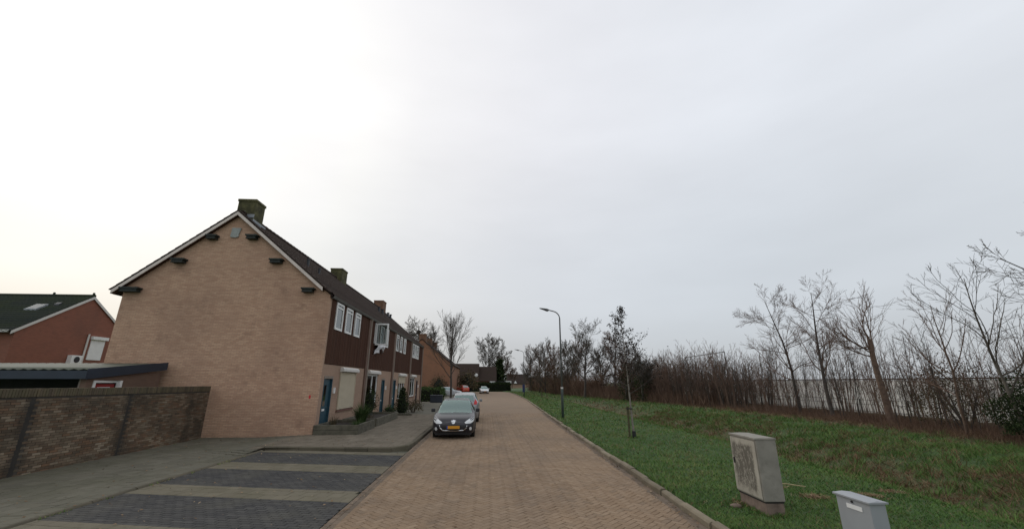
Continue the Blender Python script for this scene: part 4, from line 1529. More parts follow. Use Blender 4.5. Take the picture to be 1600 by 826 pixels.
def garden_wall():
    y0, y1, top = 5.0, 18.35, 2.06
    w = thing('garden_wall', (wall_x(12), 12, 0), 'dark weathered brick garden wall with upright coping bricks beside the pavement', 'wall')
    ang = math.atan(0.03)
    base = Matrix.Translation((wall_x(y0), y0, 0)) @ Matrix.Rotation(ang, 4, 'Z')
    L = (y1 - y0) / math.cos(ang)
    # local: y along the wall, x towards the road
    core = MB().box(-0.2, -0.012, 0.0, L, -0.2, top - 0.2, base)
    core.box(-0.2, -0.012, 0.0, L - 0.004, top - 0.2, top - 0.01, base)
    core.build('wall_core', 'mortar_dark', w)
    rh, bl = 0.0625, 0.22
    rows = int((top - 0.21) / rh)
    joints = [(14.3 - y0) / math.cos(ang), (11.3 - y0) / math.cos(ang), (8.3 - y0) / math.cos(ang), (17.4 - y0) * 99]
    its = []
    rg = random.Random(4)
    for r_ in range(rows):
        z = 0.0 + r_ * rh
        y = -(0.5 * bl if r_ % 2 else 0)
        while y < L:
            a, b = max(0.0, y + 0.005), min(L, y + bl - 0.005)
            y += bl
            if b - a < 0.03:
                continue
            cut = False
            for j in joints:
                if a < j + 0.025 and b > j - 0.025:
                    if a < j - 0.025:
                        b = j - 0.025
                    elif b > j + 0.025:
                        a = j + 0.025
                    else:
                        cut = True
            if cut or b - a < 0.03:
                continue
            its.append((a, b, z + 0.004, z + rh - 0.005))
    # nearest 300 in view as pieces
    def key(q):
        p = base @ Vector((0, (q[0] + q[1]) / 2, q[2]))
        return (not (in_view(p.x, p.y)), p.length)
    its.sort(key=key)
    rest = MB()
    o_ = LOC[w.name]
    for i, (a, b, c, d) in enumerate(its):
        e = rg.uniform(-0.004, 0.004)
        vs = [base @ Vector(v) for v in ((-0.03, a, c), (-0.03, b, c), (-0.03, b, d), (-0.03, a, d),
                                         (0.0 + e - .004, a, c), (0.0 + e - .004, b, c), (0.0 + e - .004, b, d), (0.0 + e - .004, a, d),
                                         (e, a + .005, c + .004), (e, b - .005, c + .004), (e, b - .005, d - .004), (e, a + .005, d - .004))]
        fs = [(8, 9, 10, 11)]
        for k in range(4):
            k2 = (k + 1) % 4
            fs += [(k, k2, 4 + k2, 4 + k), (4 + k, 4 + k2, 8 + k2, 8 + k)]
        if i < 300:
            me = bpy.data.meshes.new('brick')
            ctr = sum(vs, Vector()) / 12
            me.from_pydata([v - ctr for v in vs], [], fs)
            link('brick', me, 'wall_brick', w, ctr - o_)
        else:
            rest.add(vs, fs)
    me = bpy.data.meshes.new('bricks')
    me.from_pydata([Vector(v) - o_ for v in rest.v], [], rest.f)
    tag(link('bricks', me, 'wall_brick', w), kind='stuff')
    # dark movement joints
    for j in joints[:3]:
        MB().box(-0.02, -0.004, j - 0.1, j + 0.1, -0.1, top - 0.21, base).build('movement_joint', 'joint_black', w)
    # coping: bricks on end
    n = int(L / 0.072)
    cm = MB()
    cm.bevel_box(-0.21, 0.012, -0.031, 0.031, 0.0, 0.2, 0.005)
    cme = cm.mesh('coping_brick')
    for k in range(n):
        y = (k + 0.5) * L / n
        z = top - 0.2 + rg.uniform(-0.003, 0.003)
        o = link('coping_brick', cme, 'coping_brick', w)
        mt = base @ Matrix.Translation((rg.uniform(-0.004, 0.004), y, z))
        mt.translation -= o_
        o.matrix_local = mt


garden_wall()


# ------------------------------------------------------------------ shed behind the wall
def shed():
    c0 = Vector((-14.0, 15.5, 0))
    h = thing('garden_shed', (c0.x - 2, 16.5, 0), 'low brick shed with navy fascia and sheet roof behind the garden wall', 'shed')
    x1, x2 = -14.0, -13.66
    # side wall facing the street with the red door
    d0, d1 = 15.72, 16.75

    def sx(y):
        return x1 + (x2 - x1) * (y - 15.5) / 2.9
    m = MB()
    for a, b, z0, z1 in ((15.5, d0, 0, 2.4), (d1, 18.3, 0, 2.6), (d0, d1, 2.28, 2.5)):
        m.add([(sx(a), a, z0), (sx(b), b, z0), (sx(b), b, z1), (sx(a), a, z1), (sx(a) - .2, a, z0), (sx(b) - .2, b, z0), (sx(b) - .2, b, z1), (sx(a) - .2, a, z1)],
              [(0, 1, 2, 3), (5, 4, 7, 6), (4, 0, 3, 7), (1, 5, 6, 2), (3, 2, 6, 7), (4, 5, 1, 0)])
    m.box(-22, x1 - 0.2, 18.1, 18.3, 0, 2.8)
    m.build('wall', 'shed_brick', h)
    dm = MB()
    dm.box(sx(d0) - 0.1, sx(d0) - 0.04, d0 + 0.1, d1 - 0.1, 0.0, 2.16)
    dr = dm.build('door', 'door_red', h)
    f = MB()
    f.box(sx(d0) - 0.12, sx(d0) + 0.03, d0, d0 + 0.09, 0, 2.28).box(sx(d1) - 0.12, sx(d1) + 0.03, d1 - 0.09, d1, 0, 2.28).box(sx(d0) - 0.12, sx(d0) + 0.033, d0 + 0.09, d1 - 0.09, 2.2, 2.28)
    f.build('door_frame', 'frame_white', dr)
    MB().box(sx(d0) - 0.038, sx(d0) - 0.03, d0 + 0.25, d1 - 0.28, 1.2, 2.05).build('pane', 'linen', dr)
    # sheet roof rising to the back
    zf = lambda y: 2.66 + (y - 15.4) * 0.105
    co, fs = [], []
    n = 110
    xs = np.linspace(-23, x1 + 0.05, n)
    for r_, y in enumerate((15.4, 16.4, 17.4, 18.45)):
        for i, x in enumerate(xs):
            xx = x + (sx(y) - x1) * (i / (n - 1))
            co.append((xx, y, zf(y) + 0.03 * math.sin(x * 2 * math.pi / 0.33) * 0.8))
    for r_ in range(3):
        for i in range(n - 1):
            fs.append((r_ * n + i, r_ * n + i + 1, (r_ + 1) * n + i + 1, (r_ + 1) * n + i))
    o = MB().add(co, fs).build('sheet_roof', 'sheet_roof', h, smooth=True)
    o.modifiers.new('t', 'SOLIDIFY').thickness = 0.02
    MB().box(-23, x1 + 0.09, 15.32, 15.36, 2.33, 2.61).build('front_fascia', 'fascia_navy', h)
    m = MB()
    for a, b in ((15.36, 18.42),):
        za, zb = zf(a), zf(b)
        m.add([(sx(a) + .07, a, za - 0.34), (sx(b) + .07, b, zb - 0.26), (sx(b) + .07, b, zb + 0.05), (sx(a) + .07, a, za + 0.02), (sx(a) + .11, a, za - 0.34), (sx(b) + .11, b, zb - 0.26), (sx(b) + .11, b, zb + 0.05), (sx(a) + .11, a, za + 0.02)],
              [(0, 1, 2, 3), (5, 4, 7, 6), (4, 0, 3, 7), (1, 5, 6, 2), (3, 2, 6, 7), (4, 5, 1, 0)])
    m.build('side_fascia', 'fascia_navy', h)
    for x in (-14.25, -17.2, -20.2):
        MB().box(x - 0.05, x + 0.05, 15.55, 15.65, 0, 2.5).build('post', 'pipe_grey', h)
    MB().box(-22, -14.3, 17.4, 17.5, 0, 2.75).build('shade_panel', 'room_dark', h)  # near-black sheet: shade under the open roof put into its colour


shed()


# ------------------------------------------------------------------ red brick house at the far left
def red_house():
    X0, YR, ZT, YE, ZE = -30.0, 31.85, 8.42, 27.5, 5.48
    k = (ZT - ZE) / (YR - YE)
    h = thing('red_house', (X0, YR, 0), 'red brick house with dark mossy roof at the left edge', 'house')
    YB2 = 2 * YR - YE
    pts = [(YE, -0.2), (YB2, -0.2), (YB2, ZE), (YR, ZT - 0.05), (YE, ZE)]
    MB().prism(pts, 'x', X0 - 0.25, X0).build('gable_wall', 'red_brick', h)
    MB().box(-60, X0 - 0.25, YE, YE + 0.25, -0.2, ZE).build('front_wall', 'red_brick', h)
    rz = lambda y: ZT - k * abs(y - YR)
    m = MB()
    for s in (-1, 1):
        ye = YR + s * (YR - YE + 0.35)
        m.prism([(YR, ZT), (ye, rz(ye)), (ye, rz(ye) + 0.1), (YR, ZT + 0.1)], 'x', -60, X0 + 0.06)
    roof = m.build('roof', 'roof_dark', h)
    # courses of tiles on the near slope
    nc, n = 17, 100
    yr = YR - YE + 0.38
    co, fs = [], []
    xs = np.linspace(-60, X0 + 0.08, n * 4 + 1)
    hs = np.tile([0.0, 0.03, 0.035, 0.01], n)
    hs = np.append(hs, 0)
    m_ = len(xs)
    for c in range(nc):
        for t, up in ((c / nc, 0), ((c + 1) / nc + 0.01, 0.04), ((c + 1) / nc + 0.01, 0)):
            co.append(np.stack([xs, np.full(m_, YR - yr * t), ZT + 0.1 - k * yr * t + hs + up], 1))
        i = np.arange(m_ - 1)
        for r_ in (0, 1):
            fs.append(np.stack([c * 3 * m_ + r_ * m_ + i, c * 3 * m_ + r_ * m_ + i + 1, c * 3 * m_ + (r_ + 1) * m_ + i + 1, c * 3 * m_ + (r_ + 1) * m_ + i], 1))
    tag(link('roof_tiles', np_mesh('roof_tiles', np.concatenate(co) - np.array(LOC[h.name]), [np.concatenate(fs)]), 'roof_tile_moss', roof), kind='stuff')
    MB().tube([(-60, YR, ZT + 0.1), (X0 + 0.05, YR, ZT + 0.1)], 0.14, 8).build('ridge', 'roof_tile_moss', roof)
    for x in (X0 - 0.05, -32.9):
        MB().tube([(x, YR, ZT + 0.1), (x, YR, ZT + 0.36)], [0.1, 0.06], 6).build('ridge_finial', 'roof_tile_moss', roof)
    for s in (-1, 1):
        ye = YR + s * (YR - YE + 0.3)
        MB().prism([(YR, ZT - 0.13), (ye, rz(ye) - 0.13), (ye, rz(ye) + 0.07), (YR, ZT + 0.07)], 'x', X0 + 0.07, X0 + 0.1).build('barge_board', 'white_paint', h)
    MB().box(-60, X0, YE - 0.42, YE - 0.3, ZE - 0.22, ZE - 0.08).build('gutter', 'white_paint', h)
    # skylight propped open, small vent
    def slope(x, y0, y1, w, nm, mt, par, lift):
        return MB().add([(x, y0, rz(y0) + lift), (x + w, y0, rz(y0) + lift), (x + w, y1, rz(y1) + lift + 0.02), (x, y1, rz(y1) + lift + 0.02),
                         (x, y0, rz(y0) + 0.1), (x + w, y0, rz(y0) + 0.1), (x + w, y1, rz(y1) + 0.1), (x, y1, rz(y1) + 0.1)],
                        [(0, 1, 2, 3), (4, 7, 6, 5), (0, 4, 5, 1), (1, 5, 6, 2), (2, 6, 7, 3), (3, 7, 4, 0)]).build(nm, mt, par)
    sk = slope(-32.25, 29.6, 30.3, 0.8, 'skylight', 'lead_grey', roof, 0.22)
    slope(-32.2, 29.65, 30.25, 0.7, 'pane', 'window_glass', sk, 0.24)
    slope(-31.1, 30.3, 30.5, 0.35, 'roof_vent', 'pot_dark', roof, 0.25)
    # window with closed white blind, box above
    w = MB().box(X0, X0 + 0.05, 32.62, 33.75, 3.85, 5.35).build('window', 'frame_white', h)
    MB().box(X0, X0 + 0.2, 32.55, 33.85, 5.35, 5.58).build('blind_box', 'frame_white', w)
    MB().tube([(X0 + 0.07, 32.3, 3.3), (X0 + 0.07, 32.3, 5.7)], 0.06, 8).build('drain_pipe', 'white_paint', h)
    a = MB().bevel_box(X0 + 0.02, X0 + 0.35, 31.2, 32.0, 3.5, 4.1, 0.03).build('air_conditioner', 'frame_white', h)
    MB().lathe([(0.2, 0), (0.22, 0.01), (0.04, 0.012)], (X0 + 0.35, 31.6, 3.8), 16, 'x').build('fan_grille', 'trim_black', a)


red_house()


# ------------------------------------------------------------------ farther buildings
def gabled(name, label, x0, x1, ya, yb, ze, zr, wall_m, roof_m, chim=(), over=0.15, chim_h=1.2, cw=0.9):
    """ridge along Y, gable to the camera"""
    xr = (x0 + x1) / 2
    h = thing(name, (xr, ya, 0), label, 'house')
    MB().prism([(x0, -0.2), (x1, -0.2), (x1, ze), (xr, zr - 0.05), (x0, ze)], 'y', ya, yb).build('wall', wall_m, h)
    m = MB()
    k = (zr - ze) / (xr - x0)
    for s in (-1, 1):
        xe = xr + s * (xr - x0 + 0.3)
        m.prism([(xr, zr), (xe, ze - 0.3 * k), (xe, ze - 0.3 * k + 0.14), (xr, zr + 0.14)], 'y', ya - over, yb + over)
    r_ = m.build('roof', roof_m, h)
    for y in chim:
        c = MB().box(xr - cw / 2, xr + cw / 2, y, y + cw, zr - 0.8, zr + chim_h)
        c.box(xr - cw / 2 - .05, xr + cw / 2 + .05, y - .05, y + cw + .05, zr + chim_h, zr + chim_h + 0.12)
        c.build('chimney', 'chimney_brown', r_)
    return h, r_


h2, r2 = gabled('brick_house', 'orange brown brick house with plain gable and three chimneys beyond the terrace', -18.0, -6.85, 78, 106, 5.75, 10.1, 'orange_brick', 'roof_tile', (78.6, 87, 95.5), 0.1, 1.0, 1.3)


def ridge_x(name, label, x0, x1, ya, yb, ze, zr, wall_m, roof_m):
    """ridge along X, roof slope to the camera"""
    yr = (ya + yb) / 2
    h = thing(name, ((x0 + x1) / 2, ya, 0), label, 'house')
    MB().prism([(ya, -0.2), (yb, -0.2), (yb, ze), (yr, zr - 0.05), (ya, ze)], 'x', x0, x1).build('wall', wall_m, h)
    m = MB()
    k = (zr - ze) / (yr - ya)
    for s in (-1, 1):
        ye = yr + s * (yr - ya + 0.4)
        m.prism([(yr, zr), (ye, ze - 0.4 * k), (ye, ze - 0.4 * k + 0.12), (yr, zr + 0.12)], 'x', x0 - 0.2, x1 + 0.2)
    m.build('roof', roof_m, h)
    return h


f1 = ridge_x('brick_house', 'tall dark roofed house at the end of the street behind the hedge', -11.0, -2.4, 119, 128, 2.6, 7.55, 'red_brick', 'roof_tile')
MB().lathe([(0.05, 0), (0.45, 0.1), (0.5, 0.14), (0.44, 0.13), (0.05, 0.03)], (-3.0, 119.9, 4.3), 14, 'y').build('satellite_dish', 'frame_white', f1)
MB().box(-10.9, -2.3, 118.4, 118.6, 2.0, 2.75).build('fascia', 'sill_brick', f1)
f2 = ridge_x('brick_house', 'lower dark roofed house joined right of the tall one at the street end', -2.15, 2.7, 120, 129, 2.6, 6.75, 'red_brick', 'roof_tile')
MB().box(-2.1, 2.8, 119.4, 119.6, 2.0, 2.7).build('fascia', 'brown_boards', f2)
f3 = ridge_x('bungalow', 'small grey roofed bungalow far off right of the dark hedge', 8.4, 17.5, 170, 180, 2.0, 5.6, 'pink_brick', 'roof_dark')
MB().prism([(11.0, 1.7), (12.6, 1.7), (11.8, 3.0)], 'y', 169.8, 169.95).build('dormer_gable', 'frame_white', f3)
f4 = ridge_x('bungalow', 'faint distant bungalow beside the tree belt at the street end', 19.5, 30, 190, 200, 2.0, 4.6, 'orange_brick', 'roof_dark')
for x0, x1, z0, z1, lb in ((0.9, 2.5, 2.15, 2.6, 'left white board over the dark hedge at the street end'), (5.0, 6.9, 2.1, 2.7, 'right white board over the dark hedge at the street end')):
    b = thing('board_fence', ((x0 + x1) / 2, 116, 0), lb, 'board')
    MB().box(x0, x1, 116, 116.06, z0, z1).build('board', 'frame_white', b)
    MB().box(x0 + 0.1, x0 + 0.2, 116.08, 116.16, 0, z1).box(x1 - 0.2, x1 - 0.1, 116.08, 116.16, 0, z1).build('board_post', 'pipe_grey', b)
g_ = thing('carport', (3.5, 114.5, 0), 'low flat carport roof between the two white boards', 'carport')
MB().box(2.4, 5.3, 113.5, 117.5, 2.35, 2.62).build('flat_roof', 'room_dark', g_)
for x in (2.5, 5.2):
    MB().box(x - .06, x + .06, 113.6, 113.72, 0, 2.35).build('post', 'pipe_grey', g_)

# ------------------------------------------------------------------ trees
def tubes(pts, rad, S):
    """pts (N,K,3), rad (N,K) -> vertices and quads"""
    N, K, _ = pts.shape
    tan = np.empty_like(pts)
    tan[:, 1:-1] = pts[:, 2:] - pts[:, :-2]
    tan[:, 0] = pts[:, 1] - pts[:, 0]
    tan[:, -1] = pts[:, -1] - pts[:, -2]
    tan /= np.linalg.norm(tan, axis=2, keepdims=True) + 1e-9
    ref = np.where(abs(tan[:, :1, 2:3]) > 0.8, np.array([1.0, 0.2, 0.0]), np.array([0.1, 0.2, 1.0]))
    ref = np.broadcast_to(ref, tan.shape)
    a = np.cross(tan, ref)
    a /= np.linalg.norm(a, axis=2, keepdims=True) + 1e-9
    b = np.cross(tan, a)
    th = 2 * np.pi * np.arange(S) / S
    ring = pts[:, :, None, :] + rad[:, :, None, None] * (a[:, :, None, :] * np.cos(th)[:, None] + b[:, :, None, :] * np.sin(th)[:, None])
    co = ring.reshape(-1, 3)
    n, k, s = np.meshgrid(np.arange(N), np.arange(K - 1), np.arange(S), indexing='ij')
    s2 = (s + 1) % S
    base = (n * K + k) * S
    f = np.stack([base + s, base + s2, base + S + s2, base + S + s], -1).reshape(-1, 4)
    return co, f


def limbs(start, d, length, r0, r1, K, wander, up, rg):
    N = len(start)
    pts = np.empty((N, K, 3))
    pts[:, 0] = start
    d = d / (np.linalg.norm(d, axis=1, keepdims=True) + 1e-9)
    st = (length / (K - 1))[:, None]
    for k in range(1, K):
        d = d + rg.normal(0, wander, (N, 3)) + np.array([0, 0, up])
        d /= np.linalg.norm(d, axis=1, keepdims=True) + 1e-9
        pts[:, k] = pts[:, k - 1] + d * st
    t = np.linspace(0, 1, K)[None]
    rad = r0[:, None] * (1 - t) + r1[:, None] * t
    return pts, rad


def sprout(pts, rad, length, n, t0, t1, ang, asd, ratio, rr, rg, taper=0.5, flat=0.0):
    """n children on each limb; returns start, direction, length, radius"""
    N, K, _ = pts.shape
    t = (np.arange(n)[None] + rg.uniform(0, 1, (N, n))) / n * (t1 - t0) + t0
    i = np.clip((t * (K - 1)).astype(int), 0, K - 2)
    fr = t * (K - 1) - i
    ar = np.arange(N)[:, None]
    p = pts[ar, i] * (1 - fr[..., None]) + pts[ar, i + 1] * fr[..., None]
    tan = pts[ar, i + 1] - pts[ar, i]
    tan /= np.linalg.norm(tan, axis=2, keepdims=True) + 1e-9
    r = rad[ar, i] * (1 - fr) + rad[ar, i + 1] * fr
    rv = rg.normal(0, 1, (N, n, 3))
    rv[..., 2] *= (1 - flat)
    side = rv - (rv * tan).sum(2, keepdims=True) * tan
    side /= np.linalg.norm(side, axis=2, keepdims=True) + 1e-9
    a = np.abs(rg.normal(ang, asd, (N, n)))[..., None]
    d = tan * np.cos(a) + side * np.sin(a)
    L = length[:, None] * ratio * (1 - taper * (t - t0) / max(1e-6, (1 - t0))) * rg.uniform(0.7, 1.25, (N, n))
    return p.reshape(-1, 3), d.reshape(-1, 3), L.ravel(), (r * rr).ravel()


def cat_mesh(name, lst):
    co, fs, o = [], [], 0
    for c, f in lst:
        co.append(c)
        fs.append(f + o)
        o += len(c)
    return np_mesh(name, np.concatenate(co), [np.concatenate(fs)])


def bare_tree(seed, height, r, spec, lean=(0, 0), stems=None, tmin=0.006):
    """returns meshes (trunk, crown) with the origin at the foot, plus the twig tips"""
    rg = np.random.default_rng(seed)
    s0 = spec[0]
    if stems is None:
        start = np.zeros((1, 3))
        d = np.array([[lean[0], lean[1], 1.0]])
        L = np.array([height * s0.get('frac', 1.0)])
        rr = np.array([r])
    else:
        n, spread, fan = stems
        az = rg.uniform(0, 2 * np.pi, n)
        q = np.sqrt(rg.uniform(0, 1, n))
        start = np.stack([np.cos(az) * q * spread, np.sin(az) * q * spread, np.zeros(n)], 1)
        d = np.stack([np.cos(az) * fan * rg.uniform(0.2, 1, n) + lean[0], np.sin(az) * fan * rg.uniform(0.2, 1, n) + lean[1], np.ones(n)], 1)
        L = height * rg.uniform(0.6, 1.0, n)
        rr = r * rg.uniform(0.6, 1.1, n)
    start[:, 2] -= 0.12
    pts, rad = limbs(start, d, L, rr, rr * s0.get('end', 0.25), s0['K'], s0['wander'], s0['up'], rg)
    trunk, crown = [tubes(pts, rad, s0.get('S', 7))], []
    tips = None
    P, Rd, Ln = pts, rad, L
    for k, sp in enumerate(spec[1:]):
        st, d, Lc, rc = sprout(P, Rd, Ln, sp['n'], sp['t0'], sp['t1'], sp['ang'], sp.get('asd', 0.2), sp['ratio'], sp.get('rr', 0.6), rg, sp.get('taper', 0.5), sp.get('flat', 0))
        rc = np.maximum(rc, tmin * sp.get('rmin', 1.0))
        P, Rd = limbs(st, d, Lc, rc, np.maximum(rc * 0.4, tmin * 0.7), sp['K'], sp['wander'], sp['up'], rg)
        Ln = Lc
        (trunk if sp.get('trunk') else crown).append(tubes(P, Rd, sp.get('S', 3)))
    tips = P.reshape(-1, 3)
    return cat_mesh('trunk', trunk), (cat_mesh('crown', crown) if crown else None), tips


def leafset(pts, size, rg, n_each=1, jitter=0.1, tint=(0.5, 0.25), droop=0.0):
    """flat leaf quads with random facing around pts"""
    q = np.repeat(pts, n_each, 0) + rg.normal(0, jitter, (len(pts) * n_each, 3))
    n = len(q)
    a = rg.normal(0, 1, (n, 3))
    a[:, 2] -= droop
    a /= np.linalg.norm(a, axis=1, keepdims=True)
    b = np.cross(a, rg.normal(0, 1, (n, 3)))
    b /= np.linalg.norm(b, axis=1, keepdims=True)
    s = (size * rg.uniform(0.6, 1.3, n))[:, None]
    co = np.stack([q, q + a * s * 0.5 + b * s * 0.3, q + a * s, q + a * s * 0.5 - b * s * 0.3], 1).reshape(-1, 3)
    i = np.arange(n) * 4
    t = np.clip(rg.normal(tint[0], tint[1], n), 0, 1)
    return co, [np.stack([i, i + 1, i + 2, i + 3], 1)], np.repeat(t, 4)


def plant_tree(name, loc, meshes, mats, label, cat='tree', group=None, rot=0.0, scale=1.0, zs=1.0):
    t = thing(name, loc, label, cat, group)
    t.rotation_euler[2] = rot
    t.scale = (scale, scale, scale * zs)
    for nm, me, mt in zip(('trunk', 'crown'), meshes, mats):
        if me:
            link(nm, me, mt, t)
    return t


def gz(x, y):
    return float(ground_z(x, y))


# --- bare street tree behind the parked cars: fastigiate, from a short trunk
SPEC_UP = [dict(K=9, wander=0.035, up=0.02, frac=0.85, end=0.2),
           dict(n=20, t0=0.3, t1=0.95, ang=0.55, ratio=0.62, rr=0.5, K=8, wander=0.05, up=0.085, S=5, trunk=True, taper=0.5),
           dict(n=9, t0=0.2, t1=1.0, ang=0.45, ratio=0.5, rr=0.5, K=5, wander=0.07, up=0.08, S=3),
           dict(n=8, t0=0.2, t1=1.0, ang=0.5, ratio=0.5, rr=0.6, K=4, wander=0.08, up=0.06)]
SPEC_RND = [dict(K=9, wander=0.05, up=0.02, frac=0.8, end=0.18),
            dict(n=17, t0=0.26, t1=0.97, ang=0.8, ratio=0.58, rr=0.5, K=8, wander=0.09, up=0.06, S=5, trunk=True, taper=0.5),
            dict(n=10, t0=0.2, t1=1.0, ang=0.6, ratio=0.5, rr=0.55, K=6, wander=0.12, up=0.05, S=3),
            dict(n=7, t0=0.15, t1=1.0, ang=0.6, ratio=0.5, rr=0.6, K=4, wander=0.14, up=0.03),
            dict(n=4, t0=0.2, t1=1.0, ang=0.6, ratio=0.6, rr=0.7, K=3, wander=0.14, up=0.02)]
tr, cw, _ = bare_tree(1, 10.8, 0.17, SPEC_UP, tmin=0.011)
plant_tree('street_tree', (-3.98, 47.5, 0.1), (tr, cw), ('bark_dark', 'twig_grey'), 'bare upright street tree behind the parked black car', scale=0.87)
tr, cw, _ = bare_tree(2, 17.0, 0.3, SPEC_RND, tmin=0.024)
nt = plant_tree('bare_tree', (-14.6, 96, 0), (tr, cw), ('bark_dark', 'twig_grey'), 'round bare tree holding a dark nest, above the chimneys of the brick house')
nest = MB()
bm_ = bmesh.new()
bmesh.ops.create_icosphere(bm_, subdivisions=2, radius=0.55)
for v in bm_.verts:
    v.co *= 1 + rnd.uniform(-0.25, 0.2)
nest.from_bm(bm_, Matrix.Translation((-1.5, 0, 13.6)))
nest.build('nest', 'rubber', nt, local=True)
tr, cw, _ = bare_tree(3, 17.5, 0.34, SPEC_RND, tmin=0.03)
plant_tree('bare_tree', (0.1, 136, 0), (tr, cw), ('bark_dark', 'twig_grey'), 'tall bare tree rising behind the dark roofs at the street end', scale=1.02)
tr2, cw2, _ = bare_tree(4, 11, 0.22, SPEC_RND, tmin=0.025)
plant_tree('bare_tree', (5.4, 140, 0), (tr2, cw2), ('bark_dark', 'twig_warm'), 'smaller bare tree right of the tall one at the street end', scale=1.05)
plant_tree('bare_tree', (-26, 110, 0), (tr, cw), ('bark_dark', 'twig_grey'), 'bare tree mostly hidden behind the brick house', rot=1.3, scale=0.8)
plant_tree('bare_tree', (9.8, 160, 0), (tr2, cw2), ('bark_grey', 'twig_grey'), 'low pale tree over the far bungalow roof', rot=2.1, scale=0.75)


# --- conifer and hedges
def shell_leaves(n, shape, size, rg, tint=(0.5, 0.25)):
    """points in a volume, denser towards its surface; shape(u, v, w) -> xyz"""
    u, v = rg.uniform(0, 2 * np.pi, n), rg.uniform(0, 1, n)
    w = 1 - rg.uniform(0, 1, n) ** 2 * 0.55
    return leafset(shape(u, v, w), size, rg, 1, size * 0.4, tint)


def conifer(name, loc, hgt, rad, label, mat, seed=0, n=2600, size=0.35, cat='tree', power=0.8, core=True):
    rg = np.random.default_rng(seed)
    t = thing(name, loc, label, cat)
    lump = lambda u, v: 1 + 0.16 * np.sin(u * 3 + v * 9 + seed) + 0.1 * np.sin(u * 7 - v * 21)

    def shp(u, v, w):
        r = rad * np.minimum(1, ((1 - v) * 1.15) ** power) * np.minimum(1, v * 6 + 0.35) * w * lump(u, v)
        return np.stack([np.cos(u) * r, np.sin(u) * r, hgt * (0.03 + 0.97 * v)], 1)
    co, fs, ti = shell_leaves(n, shp, size, rg)
    link('foliage', np_mesh('foliage', co, fs, ti), mat, t)
    MB().tube([(0, 0, -0.1), (0, 0, hgt * 0.9)], [rad * 0.14 + 0.02, 0.02], 7).build('trunk', 'bark_dark', t, local=True)
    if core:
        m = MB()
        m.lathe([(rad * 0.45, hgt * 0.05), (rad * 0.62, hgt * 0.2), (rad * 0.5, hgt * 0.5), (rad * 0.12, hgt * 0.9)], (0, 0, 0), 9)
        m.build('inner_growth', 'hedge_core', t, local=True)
    return t


conifer('fir_tree', (3.9, 126, 0), 8.6, 1.9, 'narrow dark fir beside the roofs at the street end', 'leaf_dark', 3, 2500, 0.7)


def hedge(name, x0, x1, y0, y1, z0, z1, label, mat, n, size, seed=0, cat='hedge', kind=None):
    rg = np.random.default_rng(seed)
    at = ((x0 + x1) / 2, (y0 + y1) / 2, z0)
    t = thing(name, at, label, cat)
    f = rg.uniform(0, 1, (n, 3))
    face = rg.integers(0, 3, n)
    dpt = rg.uniform(0, 1, n) ** 2 * 0.35
    f[face == 0, 1] = dpt[face == 0]
    f[face == 1, 2] = 1 - dpt[face == 1] * 0.6
    s = rg.integers(0, 2, n)
    f[face == 2, 0] = np.where(s[face == 2] == 1, 1 - dpt[face == 2] * 0.1, dpt[face == 2] * 0.1)
    p = np.stack([x0 + f[:, 0] * (x1 - x0), y0 + f[:, 1] * (y1 - y0), z0 + f[:, 2] * (z1 - z0)], 1)
    p[:, 2] += 0.1 * (z1 - z0) * vnoise(p[:, 0], p[:, 1], 1.7, seed) * f[:, 2]
    co, fs, ti = leafset(p, size, rg, 1, size * 0.4)
    link('foliage', np_mesh('foliage', co - np.array(at), fs, ti), mat, t)
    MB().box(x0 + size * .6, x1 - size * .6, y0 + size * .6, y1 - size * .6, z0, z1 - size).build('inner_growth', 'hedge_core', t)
    return t


hedge('clipped_hedge', -5.4, 6.2, 110.5, 112.5, 0, 2.1, 'black green clipped hedge closing off the end of the street', 'leaf_dark', 5200, 0.3, 2)


def bush(name, loc, rx, ry, h, label, mat, n=900, size=0.12, seed=0, tint=(0.5, 0.25), twigs=None, group=None, core=True):
    rg = np.random.default_rng(seed + 50)
    t = thing(name, loc, label, 'shrub', group)

    def shp(u, v, w):
        ph = np.arccos(1 - v * 1.25)
        r = w * (1 + 0.18 * np.sin(3 * u + seed) + 0.14 * np.sin(5 * u + 4 * v * 3 + seed))
        return np.stack([rx * np.sin(ph) * np.cos(u) * r, ry * np.sin(ph) * np.sin(u) * r, h * (0.30 + 0.62 * np.cos(ph) * r)], 1)
    co, fs, ti = shell_leaves(n, shp, size, rg, tint)
    co[:, 2] = np.maximum(co[:, 2], 0.01)
    link('foliage', np_mesh('foliage', co, fs, ti), mat, t)
    q = MB()
    for k in range(9):
        a = rg.uniform(0, 6.28)
        q.tube([(0.06 * math.cos(a), 0.06 * math.sin(a), -0.08), (rx * .35 * math.cos(a), ry * .35 * math.sin(a), h * .45), (rx * .6 * math.cos(a), ry * .6 * math.sin(a), h * .8)], [0.025, 0.015, 0.006], 5)
    q.build('stem', 'bark_dark', t, local=True)
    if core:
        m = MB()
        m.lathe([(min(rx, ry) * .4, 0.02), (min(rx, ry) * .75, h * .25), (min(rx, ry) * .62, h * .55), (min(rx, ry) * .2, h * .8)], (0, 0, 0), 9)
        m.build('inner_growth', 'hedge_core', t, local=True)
    return t


